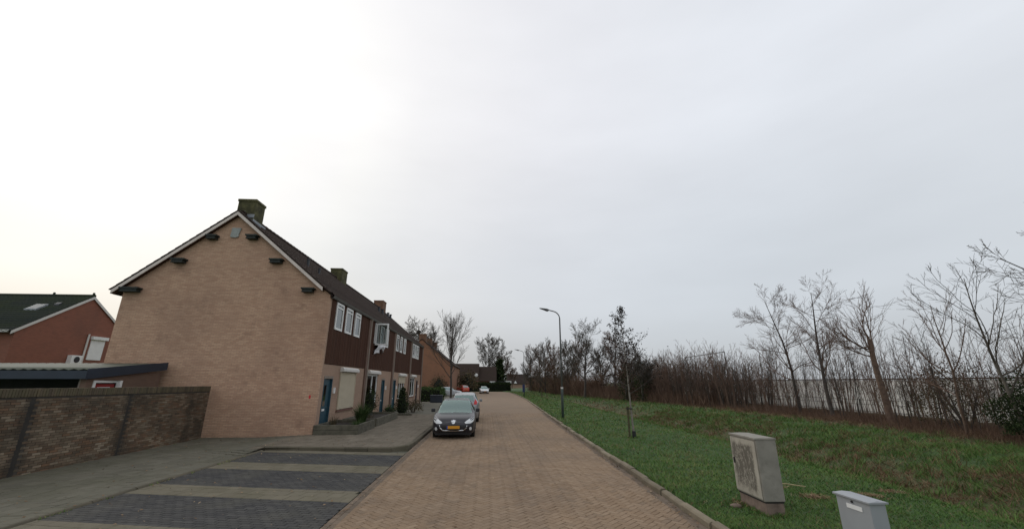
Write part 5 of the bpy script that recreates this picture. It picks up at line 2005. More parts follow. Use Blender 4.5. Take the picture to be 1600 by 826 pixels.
# front gardens along the terrace and beyond
conifer('clipped_shrub', (-6.0, 30.7, 0.1), 1.75, 0.52, 'dark clipped cone shrub before the third house', 'leaf_dark', 8, 2200, 0.09, 'shrub', 0.55)
bush('dry_shrub', (-5.35, 31.6, 0.1), 0.75, 0.9, 0.95, 'low brown dry shrub beside the dark cone shrub', 'leaf_brown', 900, 0.09, 4, core=False)
bush('small_shrub', (-6.75, 30.1, 0.1), 0.35, 0.4, 0.6, 'small green shrub left of the dark cone shrub', 'leaf_green', 350, 0.1, 6)
hedge('front_hedge', -8.6, -5.3, 49.5, 53.5, 0.1, 1.55, 'green loose hedge past the end of the terrace', 'leaf_green', 2600, 0.2, 5)
bush('ivy_shrub', (-8.6, 76, 0.1), 1.6, 1.2, 3.4, 'olive climbing shrub against the orange brick gable', 'leaf_brown', 1500, 0.22, 9, (0.35, 0.2))
bush('garden_shrub', (-4.6, 99, 0.1), 2.8, 2.2, 5.0, 'rounded brown green shrub right of the red car', 'leaf_brown', 1800, 0.34, 12, (0.6, 0.2))
bush('garden_shrub', (-6.9, 64, 0.1), 0.9, 0.9, 1.3, 'dark green bush left of the silver side-on car', 'leaf_green', 700, 0.16, 14)


# --- young tree on the verge with a few withered leaves
def young_tree():
    x, y = 5.9, 16.85
    z = gz(x, y)
    spec = [dict(K=10, wander=0.012, up=0.0, end=0.12, S=7),
            dict(n=38, t0=0.32, t1=0.99, ang=1.0, asd=0.18, ratio=0.34, rr=0.45, K=6, wander=0.07, up=0.06, S=4, taper=0.95),
            dict(n=6, t0=0.25, t1=1.0, ang=0.6, ratio=0.4, rr=0.6, K=4, wander=0.1, up=0.03, S=3)]
    tr, cw, tips = bare_tree(21, 5.35, 0.045, spec, (-0.045, 0.0), tmin=0.005)
    t = plant_tree('young_tree', (x, y, z), (tr, cw), ('bark_pale', 'bark_dark'), 'slender young tree with withered leaves staked on the verge')
    rg = np.random.default_rng(3)
    sel = tips[rg.choice(len(tips), int(len(tips) * 0.95))]
    co, fs, ti = leafset(sel, 0.075, rg, 2, 0.07, (0.4, 0.3), droop=0.8)
    link('withered_leaves', np_mesh('leaves', co, fs, ti), 'leaf_withered', t)
    MB().tube([(0.0, 0, -0.05), (0.0, 0, 0.26)], [0.085, 0.075], 10).build('trunk_guard', 'rubber', t, local=True)
    s = thing('tree_stake', (x - 0.17, y + 0.03, z), 'short mossy wooden stake beside the young tree', 'stake')
    MB().tube([(0, 0, -0.3), (0.0, 0, 1.18), (0.0, 0, 1.2)], [0.042, 0.042, 0.03], 8).build('post', 'stake_wood', s, local=True)
    MB().tube([(-0.05, 0, 1.1), (0.02, -0.05, 1.1), (0.17, -0.055, 1.09), (0.2, 0.02, 1.09), (0.15, 0.06, 1.09), (0.0, 0.05, 1.1), (-0.05, 0, 1.1)], 0.024, 6).build('tie_band', 'rubber', s, local=True)


young_tree()
# a thin dead stem far along the verge
s = thing('sapling_stake', (8.2, 62, gz(8.2, 62)), 'thin dark stake far along the verge near the second lamp', 'stake')
MB().tube([(0, 0, -0.2), (0, 0, 1.3)], 0.06, 6).build('post', 'stake_wood', s, local=True)

# ------------------------------------------------------------------ thicket on the right
# single trees that stand out
SPEC_T1 = [dict(K=9, wander=0.05, up=0.02, frac=0.95, end=0.12, S=7),
           dict(n=19, t0=0.27, t1=0.97, ang=0.9, asd=0.4, ratio=0.44, rr=0.42, K=8, wander=0.16, up=0.05, S=4, taper=0.5),
           dict(n=11, t0=0.15, t1=1.0, ang=0.7, asd=0.35, ratio=0.42, rr=0.5, K=6, wander=0.15, up=0.05, S=3),
           dict(n=8, t0=0.15, t1=1.0, ang=0.6, asd=0.3, ratio=0.5, rr=0.6, K=4, wander=0.14, up=0.04)]
SPEC_THIN2 = [dict(K=9, wander=0.07, up=0.02, end=0.15, S=6),
              dict(n=11, t0=0.3, t1=0.95, ang=0.75, asd=0.3, ratio=0.5, rr=0.55, K=8, wander=0.12, up=0.07, S=4, taper=0.5),
              dict(n=8, t0=0.15, t1=1.0, ang=0.6, asd=0.3, ratio=0.4, rr=0.5, K=5, wander=0.12, up=0.06),
              dict(n=4, t0=0.2, t1=1.0, ang=0.5, ratio=0.5, rr=0.6, K=3, wander=0.1, up=0.03)]
SPEC_POLL = [dict(K=6, wander=0.035, up=0.0, end=0.75, S=8),
             dict(n=8, t0=0.78, t1=1.0, ang=0.85, asd=0.5, ratio=0.5, rr=0.34, K=8, wander=0.17, up=0.09, S=5, taper=0, trunk=True),
             dict(n=11, t0=0.1, t1=1.0, ang=0.6, asd=0.3, ratio=0.75, rr=0.42, K=6, wander=0.12, up=0.14, S=3, taper=0.3),
             dict(n=5, t0=0.2, t1=1.0, ang=0.5, ratio=0.5, rr=0.6, K=4, wander=0.1, up=0.05)]
tr, cw, _ = bare_tree(31, 8.0, 0.11, SPEC_T1, (0.02, -0.07), tmin=0.006)
plant_tree('bare_tree', (20.0, 26.0, gz(20, 26)), (tr, cw), ('bark_dark', 'twig_warm'), 'bare tree with spreading crooked branches, left of the tall pair at the white wall')
tr, cw, _ = bare_tree(32, 8.2, 0.12, SPEC_T1, (-0.02, 0.1), tmin=0.006)
plant_tree('bare_tree', (20.0, 23.4, gz(20, 23.4)), (tr, cw), ('bark_dark', 'twig_warm'), 'bare tree with leaning trunk, right of the tall pair at the white wall')
tr, cw, _ = bare_tree(33, 4.2, 0.15, SPEC_POLL, (-0.03, 0.1), tmin=0.007)
plant_tree('pollard_tree', (20.0, 19.9, gz(20, 19.9)), (tr, cw), ('bark_brown', 'twig_warm'), 'pollarded tree with a fan of thin shoots from its lopped head', rot=0.3)
tr, cw, _ = bare_tree(34, 5.9, 0.075, SPEC_THIN2, (-0.05, 0.12), tmin=0.005)
plant_tree('bare_tree', (18.0, 13.3, gz(18, 13.3)), (tr, cw), ('bark_grey', 'twig_grey'), 'forked bare tree rising from the dark evergreen bush', rot=1.0)
tr, cw, _ = bare_tree(35, 5.2, 0.065, SPEC_THIN2, (-0.05, 0.16), tmin=0.005)
plant_tree('bare_tree', (18.6, 15.6, gz(18.6, 15.6)), (tr, cw), ('bark_brown', 'twig_warm'), 'thin leaning bare tree between the pollard and the dark evergreen', rot=2.0)
tr, cw, _ = bare_tree(36, 8.6, 0.13, SPEC_RND, (0.0, 0.0), tmin=0.006)
plant_tree('bare_tree', (17.6, 9.3, gz(17.6, 9.3)), (tr, cw), ('bark_grey', 'twig_grey'), 'large bare tree reaching in from the right edge', rot=0.7, scale=0.9)
tr, cw, _ = bare_tree(37, 12.6, 0.22, SPEC_RND, (0.02, 0), tmin=0.012)
plant_tree('bare_tree', (14.2, 60, gz(14.2, 60)), (tr, cw), ('bark_dark', 'twig_grey'), 'tall bare tree standing over the belt just right of the near lamp', scale=0.9)
tr, cw, _ = bare_tree(38, 9.2, 0.2, SPEC_RND, (0.04, 0), tmin=0.012)
plant_tree('bare_tree', (17.6, 57, gz(17.6, 57)), (tr, cw), ('bark_dark', 'twig_warm'), 'lower bare tree right of the tall one over the belt', scale=1.0)

# thicket of saplings in several kinds, each copy a thing of its own
SPEC_WHIP = [dict(K=7, wander=0.035, up=0.05, end=0.2, S=5),
             dict(n=9, t0=0.2, t1=0.97, ang=0.5, ratio=0.3, rr=0.5, K=5, wander=0.08, up=0.09, S=3, taper=0.5),
             dict(n=4, t0=0.2, t1=1.0, ang=0.5, ratio=0.45, rr=0.6, K=3, wander=0.08, up=0.05)]
kinds = []
for k in range(7):
    kinds.append(bare_tree(60 + k, 5.6 + 0.6 * (k % 3), 0.034, SPEC_WHIP, (0, 0), (6 + k % 3, 0.95, 0.13), tmin=0.009)[:2])
SPEC_THIN = [dict(K=8, wander=0.05, up=0.04, end=0.2, S=5),
             dict(n=7, t0=0.3, t1=0.97, ang=0.55, asd=0.3, ratio=0.32, rr=0.5, K=5, wander=0.1, up=0.08, S=3, taper=0.5),
             dict(n=3, t0=0.2, t1=1.0, ang=0.5, ratio=0.45, rr=0.6, K=3, wander=0.1, up=0.05)]
thin = []
for k in range(7):
    thin.append(bare_tree(160 + k, 3.9 + 0.5 * (k % 4), 0.026, SPEC_THIN, (0, 0), (3 + k % 3, 0.55, 0.2), tmin=0.006)[:2])
rg = np.random.default_rng(9)
spots = []
y = 11.2
while y < 62:
    for rep in range(4 if y > 31 else 3):
        yy = y + rg.uniform(-0.4, 0.4)
        spots.append((20.4 + rg.uniform(-1.3, 1.9) - 0.02 * max(0, yy - 30), yy))
    y += 0.55 + 0.010 * y
for i, (x, y) in enumerate(spots):
    k = int(rg.integers(0, 7))
    t = plant_tree('thicket_sapling', (x, y, gz(x, y)), (kinds if y > 31 else thin)[k], ('bark_brown', 'twig_warm') if k % 3 else ('bark_dark', 'twig_grey'),
                   'thin bare many-stemmed sapling in the thicket along the white wall', 'sapling', 'saplings of the thicket along the white wall', rg.uniform(0, 6.28), rg.uniform(0.7, 1.1), rg.uniform(0.85, 1.15) * (0.78 if y > 31 else 1))


def undergrowth():
    """brown brushwood at the foot of the belt: thin crossing twigs and withered leaves"""
    rg = np.random.default_rng(14)
    parts = []
    for (y0, y1, dens, w, hmax) in ((8, 20, 520, 0.012, 0.5), (20, 35, 420, 0.016, 0.5), (35, 48, 220, 0.026, 1.6), (48, 62, 220, 0.028, 2.2), (62, 125, 150, 0.045, 4.2)):
        n = int((y1 - y0) * 4.5 * dens)
        y = rg.uniform(y0, y1, n)
        xm = np.interp(y, [8, 14, 20, 32, 45, 60, 80, 125], [18.6, 19.2, 20.0, 20.4, 19.0, 16.5, 14.5, 14.0])
        x = xm + rg.normal(0.6, 1.0, n)
        top = hmax * (0.75 + 0.35 * vnoise(x, y, 0.7, 8))
        h = top * rg.uniform(0.15, 1.0, n) ** 1.2 + 0.05
        z = ground_z(x, y) - 0.03 + rg.uniform(0, 0.35, n) * top * (rg.uniform(0, 1, n) < 0.5)
        parts.append(blades(np.stack([x, y], 1), z, h, np.full(n, w), rg.uniform(0.1, 0.9, n), rg, np.clip(rg.normal(0.42, 0.25, n), 0, 1), False))
    tag(link('undergrowth', np_mesh('undergrowth', *merge(parts)), 'twig_brown'), 'reddish brown brushwood along the foot of the tree belt', 'undergrowth', kind='stuff')


undergrowth()


SPEC_BELT = [dict(K=9, wander=0.05, up=0.02, frac=0.9, end=0.18),
             dict(n=30, t0=0.05, t1=0.97, ang=0.75, ratio=0.45, rr=0.45, K=7, wander=0.09, up=0.07, S=4, taper=0.35),
             dict(n=10, t0=0.15, t1=1.0, ang=0.6, ratio=0.45, rr=0.5, K=5, wander=0.12, up=0.06, S=3),
             dict(n=7, t0=0.15, t1=1.0, ang=0.6, ratio=0.5, rr=0.6, K=3, wander=0.14, up=0.03)]


# --- evergreen and ivy-clad trees of the belt towards the street end
def ivy_tree(x, y, h, r, label, mat, seed, n=1700, size=0.3, wmat='twig_grey'):
    rg = np.random.default_rng(seed)
    base = gz(x, y)
    tr, cw, tips = bare_tree(seed, h * 1.05, 0.16, SPEC_BELT if y > 60 else SPEC_RND, tmin=0.024 if y > 60 else 0.012)
    t = plant_tree('belt_tree', (x, y, base), (tr, cw), ('bark_dark', wmat), label, 'tree', 'trees of the belt')
    zz = rg.uniform(0.02, 0.82 if y < 60 else 0.7, n)
    prof = np.interp(zz, [0, 0.15, 0.4, 0.65, 0.85], [0.45, 0.8, 1.0, 0.8, 0.25]) * r
    u = rg.uniform(0, 6.283, n)
    w = np.sqrt(rg.uniform(0.15, 1, n)) * (1 + 0.3 * np.sin(3 * u + zz * 11 + seed))
    p = np.stack([np.cos(u) * prof * w, np.sin(u) * prof * w, zz * h], 1)
    keep = (vnoise(p[:, 0] + p[:, 1], p[:, 2], 1.3, seed) > -0.35)
    co, fs, ti = leafset(p[keep], size, rg, 1, size * 0.4)
    link('foliage', np_mesh('foliage', co, fs, ti), mat, t)
    return t


BELT = [(17.4, 46, 5.2, 1.0, 'ivy clad trunk left of the young tree crown, nearer of two', 'leaf_dark'),
        (16.6, 49, 5.0, 1.1, 'ivy clad trunk left of the young tree crown, farther of two', 'leaf_dark'),
        (14.2, 72, 8.5, 2.6, 'brown green bushy tree of the belt right behind the near lamp pole', 'leaf_brown'),
        (13.2, 79, 8.6, 2.6, 'bushy belt tree left of the near lamp pole', 'leaf_brown'),
        (12.4, 87, 9.4, 2.9, 'bushy belt tree between the two lamp poles, nearer one', 'leaf_brown'),
        (12.4, 97, 9.6, 3.0, 'bushy belt tree between the two lamp poles, farther one', 'leaf_brown'),
        (11.6, 108, 9.8, 3.2, 'last bushy tree of the belt at the street end', 'leaf_brown'),
        (18.5, 84, 9.5, 3.0, 'bushy belt tree behind the tall bare tree', 'leaf_brown'),
        (19.5, 70, 7.0, 2.4, 'low bushy belt tree right of the tall bare tree', 'leaf_brown')]
for k, (x, y, h_, r_, lb, mt_) in enumerate(BELT):
    ivy_tree(x, y, h_, r_, lb, mt_, 80 + k, 1600 if y < 60 else 900, 0.15 if y < 60 else 0.2, 'twig_warm' if k % 2 else 'twig_grey')

# dark evergreen at the right edge
bush('evergreen_shrub', (18.9, 12.3, gz(18.9, 12.3)), 1.8, 1.7, 2.5, 'big dark evergreen bush at the right edge before the white wall', 'leaf_dark', 30000, 0.07, 21, (0.4, 0.25))
bush('bramble_shrub', (19.6, 16.4, gz(19.6, 16.4)), 1.7, 1.6, 2.6, 'brown bramble shrub left of the dark evergreen bush', 'leaf_brown', 2600, 0.07, 23, (0.25, 0.2), core=False)
bush('bramble_shrub', (23.2, 19.4, 0.36), 2.2, 1.3, 3.3, 'brown shrub topping the white wall behind the saplings', 'leaf_brown', 2600, 0.09, 27, (0.2, 0.2), core=False)

# ------------------------------------------------------------------ white wall behind the thicket
def white_wall():
    w = thing('concrete_wall', (25.0, 35, 0.3), 'long white concrete panel wall with dark coping behind the thicket', 'wall')
    y, k = 14.6, 0
    while y < 66:
        x = 24.9 + 0.01 * (y - 20) - 0.0
        MB().box(x, x + 0.08, y + 0.07, y + 2.93, 0.28, 2.36).build('panel', 'concrete_white', w)
        MB().box(x - 0.035, x + 0.12, y - 0.07, y + 0.07, 0.1, 2.38).build('post', 'concrete_white', w)
        MB().box(x - 0.06, x + 0.14, y - 0.0, y + 2.995, 2.385, 2.46).build('coping', 'concrete_cap', w)
        y += 3.0
    f = thing('wire_fence', (23.4, 30, 0.3), 'low dark wire fence on thin posts in front of the white wall', 'fence')
    for k in range(14):
        yy = 16 + k * 3
        MB().tube([(23.3, yy, 0.2), (23.3, yy, 1.25)], 0.03, 6).build('post', 'bark_dark', f)
    for z in (0.55, 0.95, 1.2):
        MB().tube([(23.3, 16 + 3 * k, z + 0.02 * math.sin(k * 1.9)) for k in range(14)], 0.012, 5).build('wire', 'wire_dark', f)


white_wall()
gp = thing('overhead_pole', (24.0, 40.0, 0.3), 'thin dark pole with a long level arm above the thicket', 'pole')
MB().tube([(24.0, 40.0, 0.2), (24.0, 40.0, 5.25)], 0.04, 6).build('post', 'wire_dark', gp)
MB().tube([(24.0, 40.05, 5.2), (24.0, 48.5, 5.12)], 0.035, 6).build('arm', 'wire_dark', gp)


# ------------------------------------------------------------------ street lamps
def lamp(x, y, h, reach, label, rot=0.0, s=1.0):
    z = gz(x, y)
    t = thing('street_lamp', (x, y, z), label, 'street lamp', 'lamps along the verge')
    t.rotation_euler[2] = rot
    MB().tube([(0, 0, -0.3), (0, 0, 1.75), (0, 0, 1.78)], [0.082, 0.08, 0.062], 12).build('pole_base', 'lamp_pole_green', t, local=True, smooth=True)
    MB().tube([(0, 0, 1.74), (0, 0, 1.84)], 0.084, 12).build('band', 'white_paint', t, local=True)
    pts = [(0, 0, 1.8), (0, 0, h - 0.55)]
    for k in range(1, 7):
        a = k / 6 * R(76)
        pts.append((-0.5 * (1 - math.cos(a)), 0, h - 0.55 + 0.5 * math.sin(a)))
    e = Vector(pts[-1])
    pts.append(tuple(e + Vector((-reach * 0.3, 0, reach * 0.075))))
    MB().tube(pts, [0.06] + [0.045] + [0.036] * (len(pts) - 2), 10).build('pole', 'lamp_pole', t, local=True, smooth=True)
    a = Vector(pts[-1])
    m = MB()
    L = reach * 0.55
    secs = [(0.0, 0.05, 0.05, -0.05), (0.08, 0.075, 0.06, -0.09), (0.22, 0.11, 0.065, -0.1), (0.5, 0.12, 0.05, -0.06), (0.85, 0.1, 0.03, -0.03), (1.0, 0.04, 0.01, -0.01)]
    vs, fs = [], []
    for u, w, up, dn in secs:
        c = a + Vector((-L * u, 0, L * u * 0.19))
        for yy, zz in ((-w, dn * .4), (-w * .6, up), (w * .6, up), (w, dn * .4), (w * .7, dn), (-w * .7, dn)):
            vs.append((c.x, c.y + yy, c.z + zz))
    for i in range(len(secs) - 1):
        for k in range(6):
            fs.append((i * 6 + k, i * 6 + (k + 1) % 6, (i + 1) * 6 + (k + 1) % 6, (i + 1) * 6 + k))
    fs += [tuple(range(6))[::-1], tuple(range(len(vs) - 6, len(vs)))]
    hd = m.add(vs, fs).build('lamp_head', 'lamp_head', t, local=True)
    return t


lamp(4.8, 26.4, 6.75, 1.15, 'nearest street lamp, tall grey pole with arm over the road')
lamp(5.95, 66, 7.1, 1.35, 'second street lamp, carrying a dark blue box low on its pole')
lamp(7.0, 142, 7.6, 1.3, 'farthest street lamp, small against the sky at the street end')
b = MB().bevel_box(5.68, 6.06, 65.75, 65.9, 0.78, 1.95, 0.02).build('litter_box', 'blue_box', None, (5.87, 65.85, 0.8))
tag(b, 'dark blue box strapped to the second street lamp', 'bin')


# ------------------------------------------------------------------ cabinets on the verge
def cabinet_big():
    x0, x1, y0, y1 = 4.66, 5.01, 7.2, 8.0
    cx, cy = (x0 + x1) / 2, (y0 + y1) / 2
    z = 0.055
    t = thing('utility_cabinet', (cx, cy, z), 'tall stained cream utility cabinet on a brown plinth', 'cabinet')
    t.rotation_euler[2] = R(-2)
    hx, hy = (x1 - x0) / 2, (y1 - y0) / 2
    MB().bevel_box(-hx + 0.02, hx - 0.02, -hy + 0.02, hy - 0.02, -0.15, 0.225, 0.015).build('plinth', 'plinth_brown', t, local=True)
    MB().box(-hx + 0.012, hx - 0.012, -hy + 0.012, hy - 0.012, 0.225, 0.25).build('shadow_joint', 'joint_black', t, local=True)
    MB().bevel_box(-hx + 0.0, hx, -hy, hy, 0.25, 1.2, 0.012).build('body', 'cabinet_aged', t, local=True)
    d = MB().bevel_box(-hx - 0.016, -hx - 0.001, -hy + 0.03, hy - 0.01, 0.275, 1.17, 0.006).build('door', 'cabinet_stained', t, local=True)
    MB().bevel_box(-hx - 0.03, -hx - 0.012, hy - 0.09, hy - 0.055, 0.72, 0.82, 0.004).build('lock', 'trim_black', d, local=True)
    m = MB()
    vs = [(-hx - .022, -hy - .008, 1.2), (hx + .008, -hy - .008, 1.2), (hx + .008, hy + .008, 1.2), (-hx - .022, hy + .008, 1.2),
          (-hx - .022, -hy - .008, 1.228), (hx + .008, -hy - .008, 1.228), (hx + .008, hy + .008, 1.228), (-hx - .022, hy + .008, 1.228), (0, -hy + .06, 1.24), (0, hy - .06, 1.24)]
    m.add(vs, [(0, 3, 2, 1), (0, 1, 5, 4), (1, 2, 6, 5), (2, 3, 7, 6), (3, 0, 4, 7), (4, 5, 8), (5, 6, 9, 8), (6, 7, 9), (7, 4, 8, 9)])
    m.build('lid', 'cabinet_aged', t, local=True)


def cabinet_small():
    cx, cy = 4.66, 5.33
    t = thing('telecom_cabinet', (cx, cy, 0.0), 'small clean grey metal cabinet nearest the camera', 'cabinet')
    MB().bevel_box(-0.1, 0.1, -0.24, 0.24, -0.1, 0.82, 0.008).build('body', 'cabinet_grey', t, local=True)
    m = MB()
    vs = [(-.125, -.262, .82), (.125, -.262, .82), (.125, .262, .82), (-.125, .262, .82), (-.125, -.262, .838), (.125, -.262, .838), (.125, .262, .838), (-.125, .262, .838), (.0, -.25, .852), (.0, .25, .852)]
    m.add(vs, [(0, 3, 2, 1), (0, 1, 5, 4), (1, 2, 6, 5), (2, 3, 7, 6), (3, 0, 4, 7), (4, 5, 8), (5, 6, 9, 8), (6, 7, 9), (7, 4, 8, 9)])
    m.build('lid', 'cabinet_grey', t, local=True)
    MB().box(-0.108, -0.102, -0.13, 0.09, 0.705, 0.755).build('label_plate', 'label_white', t, local=True)
    MB().lathe([(0.014, -0.012), (0.014, 0.0)], (-0.101, 0.0, 0.785), 10, 'x').build('lock', 'trim_black', t, local=True)


cabinet_big()
cabinet_small()
z_ = gz(5.95, 7.75)
o = MB().tube([(6.02, 9.1, z_ + 0.05), (6.25, 8.92, z_ + 0.07), (6.52, 8.7, z_ + 0.06)], [0.014, 0.013, 0.01], 6).build('cut_stick', 'bamboo', None, (6.25, 8.9, z_))
tag(o, 'pale dry stick lying on the grass behind the tall cabinet', 'stick')
o = MB().from_bm((lambda b_: (bmesh.ops.create_icosphere(b_, subdivisions=2, radius=0.09), b_)[1])(bmesh.new()), Matrix.Translation((4.45, 7.75, 0.11)) @ Matrix.Diagonal((1.2, 0.8, 0.45, 1))).build('stone', 'plinth_brown', None, (4.45, 7.75, 0.1))
tag(o, 'flat brown stone beside the plinth of the tall cabinet', 'stone')


# ------------------------------------------------------------------ planters of wooden sleepers
def planter(x0, x1, y0, y1, h, label, skew=0.0):
    t = thing('planter', ((x0 + x1) / 2, y0, 0.1), label, 'planter')
    n = 2
    hh = h / n
    for k in range(n):
        z0, z1 = 0.08 + k * hh, 0.08 + (k + 1) * hh - 0.008
        e = 0.006 * k
        for nm, b in (('front', (x0, x1, y0 + e, y0 + 0.1 + e)), ('back', (x0, x1, y1 - 0.1, y1)), ('side', (x1 - 0.1 - e, x1 - e, y0 + 0.103, y1 - 0.103)), ('side', (x0, x0 + 0.1, y0 + 0.103, y1 - 0.103))):
            MB().bevel_box(*b, z0, z1, 0.012).build('sleeper', 'sleeper_wood', t)
    MB().box(x0 + 0.1, x1 - 0.1, y0 + 0.1, y1 - 0.1, 0.05, h - 0.05).build('soil', 'soil', t)
    return t


planter(-7.22, -5.38, 18.5, 21.2, 0.42, 'green stained sleeper planter at the gable corner')
planter(-7.1, -5.42, 21.65, 26.6, 0.42, 'darker long sleeper planter beside the second house')
pb = planter(-7.1, -5.0, 28.9, 29.1 + 0.25, 0.14, 'low kerb planter edge before the third house')


def tuft(name, loc, n, h, w, label, mat, spread=0.1, lean=1.0, seed=0):
    rg = np.random.default_rng(seed)
    t = thing(name, loc, label, 'plant')
    az = rg.uniform(0, 6.283, n)
    K = 6
    le = rg.uniform(0.5, 1.0, n) * h
    out = rg.uniform(0.15, 1.0, n) * lean
    s = np.linspace(0, 1, K)
    q = np.stack([np.cos(az)[:, None] * (spread * rg.uniform(0, 1, n)[:, None] + le[:, None] * out[:, None] * s ** 1.4),
                  np.sin(az)[:, None] * (spread * rg.uniform(0, 1, n)[:, None] + le[:, None] * out[:, None] * s ** 1.4),
                  le[:, None] * (1.25 * s - 0.75 * out[:, None] * s ** 2.4)], 2)
    side = np.stack([-np.sin(az), np.cos(az), np.zeros(n)], 1)[:, None, :] * (w * (1 - s * 0.9))[None, :, None] / 2
    co = np.stack([q - side, q + side], 2).reshape(-1, 3)
    a, k = np.meshgrid(np.arange(n), np.arange(K - 1), indexing='ij')
    b = (a * K + k) * 2
    fs = np.stack([b, b + 1, b + 3, b + 2], -1).reshape(-1, 4)
    me = np_mesh('leaves', co, [fs], np.repeat(np.clip(rg.normal(0.5, 0.25, n), 0, 1), K * 2))
    link('leaves', me, mat, t)
    MB().tube([(0, 0, -0.1), (0, 0, 0.1)], [0.05, 0.03], 6).build('stem', 'bark_dark', t, local=True)


tuft('grass_clump', (-5.85, 20.5, 0.42), 420, 0.95, 0.03, 'large arching green grass clump in the nearer planter', 'leaf_green', 0.2, 0.95, 3)
tuft('small_plant', (-6.75, 19.4, 0.4), 70, 0.5, 0.02, 'thin dry plant beside the first door in the nearer planter', 'leaf_brown', 0.15, 0.7, 4)
tuft('trailing_plant', (-5.55, 18.75, 0.42), 120, 0.32, 0.02, 'low green plant trailing over the front of the nearer planter', 'leaf_green', 0.15, 1.3, 5)
bush('potted_shrub', (-7.0, 25.95, 0.42), 0.4, 0.4, 1.5, 'dark upright shrub in a pot under the second house window', 'leaf_dark', 700, 0.1, 31)
o = MB().lathe([(0.17, 0), (0.21, 0.3), (0.2, 0.34)], (-7.0, 25.95, 0.1), 14).build('plant_pot', 'pot_dark', None, (-7.0, 25.95, 0.1))
tag(o, 'dark round pot holding the upright shrub', 'pot')
tuft('small_plant', (-6.2, 23.2, 0.4), 60, 0.3, 0.02, 'sparse dry plant in the longer planter', 'leaf_brown', 0.3, 0.8, 7)
# dark crates and bin by the far hedge
c = thing('garden_bin', (-5.4, 47.2, 0.1), 'low dark navy box in front of the loose hedge', 'bin')
MB().bevel_box(-0.75, 0.55, -0.4, 0.4, 0.02, 0.72, 0.03).build('body', 'crate_navy', c, local=True)
MB().bevel_box(-0.8, 0.6, -0.44, 0.44, 0.72, 0.8, 0.02).build('lid', 'crate_navy', c, local=True)


# ------------------------------------------------------------------ cars
def smooth_interp(t, ks, vs):
    """monotone-ish cubic through keys"""
    ks, vs = np.asarray(ks, float), np.asarray(vs, float)
    h = np.diff(ks)
    dl = np.diff(vs) / h
    m = np.zeros(len(ks))
    m[1:-1] = np.where(dl[:-1] * dl[1:] > 0, 2 * dl[:-1] * dl[1:] / (dl[:-1] + dl[1:] + 1e-12), 0)
    m[0], m[-1] = dl[0], dl[-1]
    i = np.clip(np.searchsorted(ks, t) - 1, 0, len(ks) - 2)
    u = (t - ks[i]) / h[i]
    return ((2 * u ** 3 - 3 * u ** 2 + 1) * vs[i] + (u ** 3 - 2 * u ** 2 + u) * h[i] * m[i] + (-2 * u ** 3 + 3 * u ** 2) * vs[i + 1] + (u ** 3 - u ** 2) * h[i] * m[i + 1])


CARL, CARW, CARH = 4.28, 1.815, 1.50
KYS = [0.0, 0.06, 0.2, 0.45, 0.8, 1.12, 1.35, 1.7, 2.05, 2.5, 3.1, 3.6, 3.9, 4.08, 4.2, 4.26, 4.28]
TOP = [0.66, 0.75, 0.82, 0.88, 0.93, 0.97, 1.07, 1.30, 1.435, 1.495, 1.49, 1.43, 1.36, 1.17, 1.02, 0.9, 0.84]
BEL = [0.60, 0.68, 0.75, 0.82, 0.875, 0.91, 0.925, 0.95, 0.965, 0.985, 1.01, 1.03, 1.03, 1.0, 0.95, 0.86, 0.8]
HWD = [0.56, 0.68, 0.80, 0.865, 0.895, 0.905, 0.9075, 0.9075, 0.9075, 0.9075, 0.9, 0.885, 0.86, 0.83, 0.79, 0.73, 0.68]
ROF = [0.42, 0.52, 0.62, 0.68, 0.71, 0.73, 0.70, 0.645, 0.61, 0.595, 0.585, 0.565, 0.55, 0.57, 0.6, 0.58, 0.54]
BOT = [0.30, 0.25, 0.21, 0.19, 0.18, 0.18, 0.18, 0.18, 0.18, 0.18, 0.18, 0.18, 0.2, 0.22, 0.25, 0.3, 0.34]


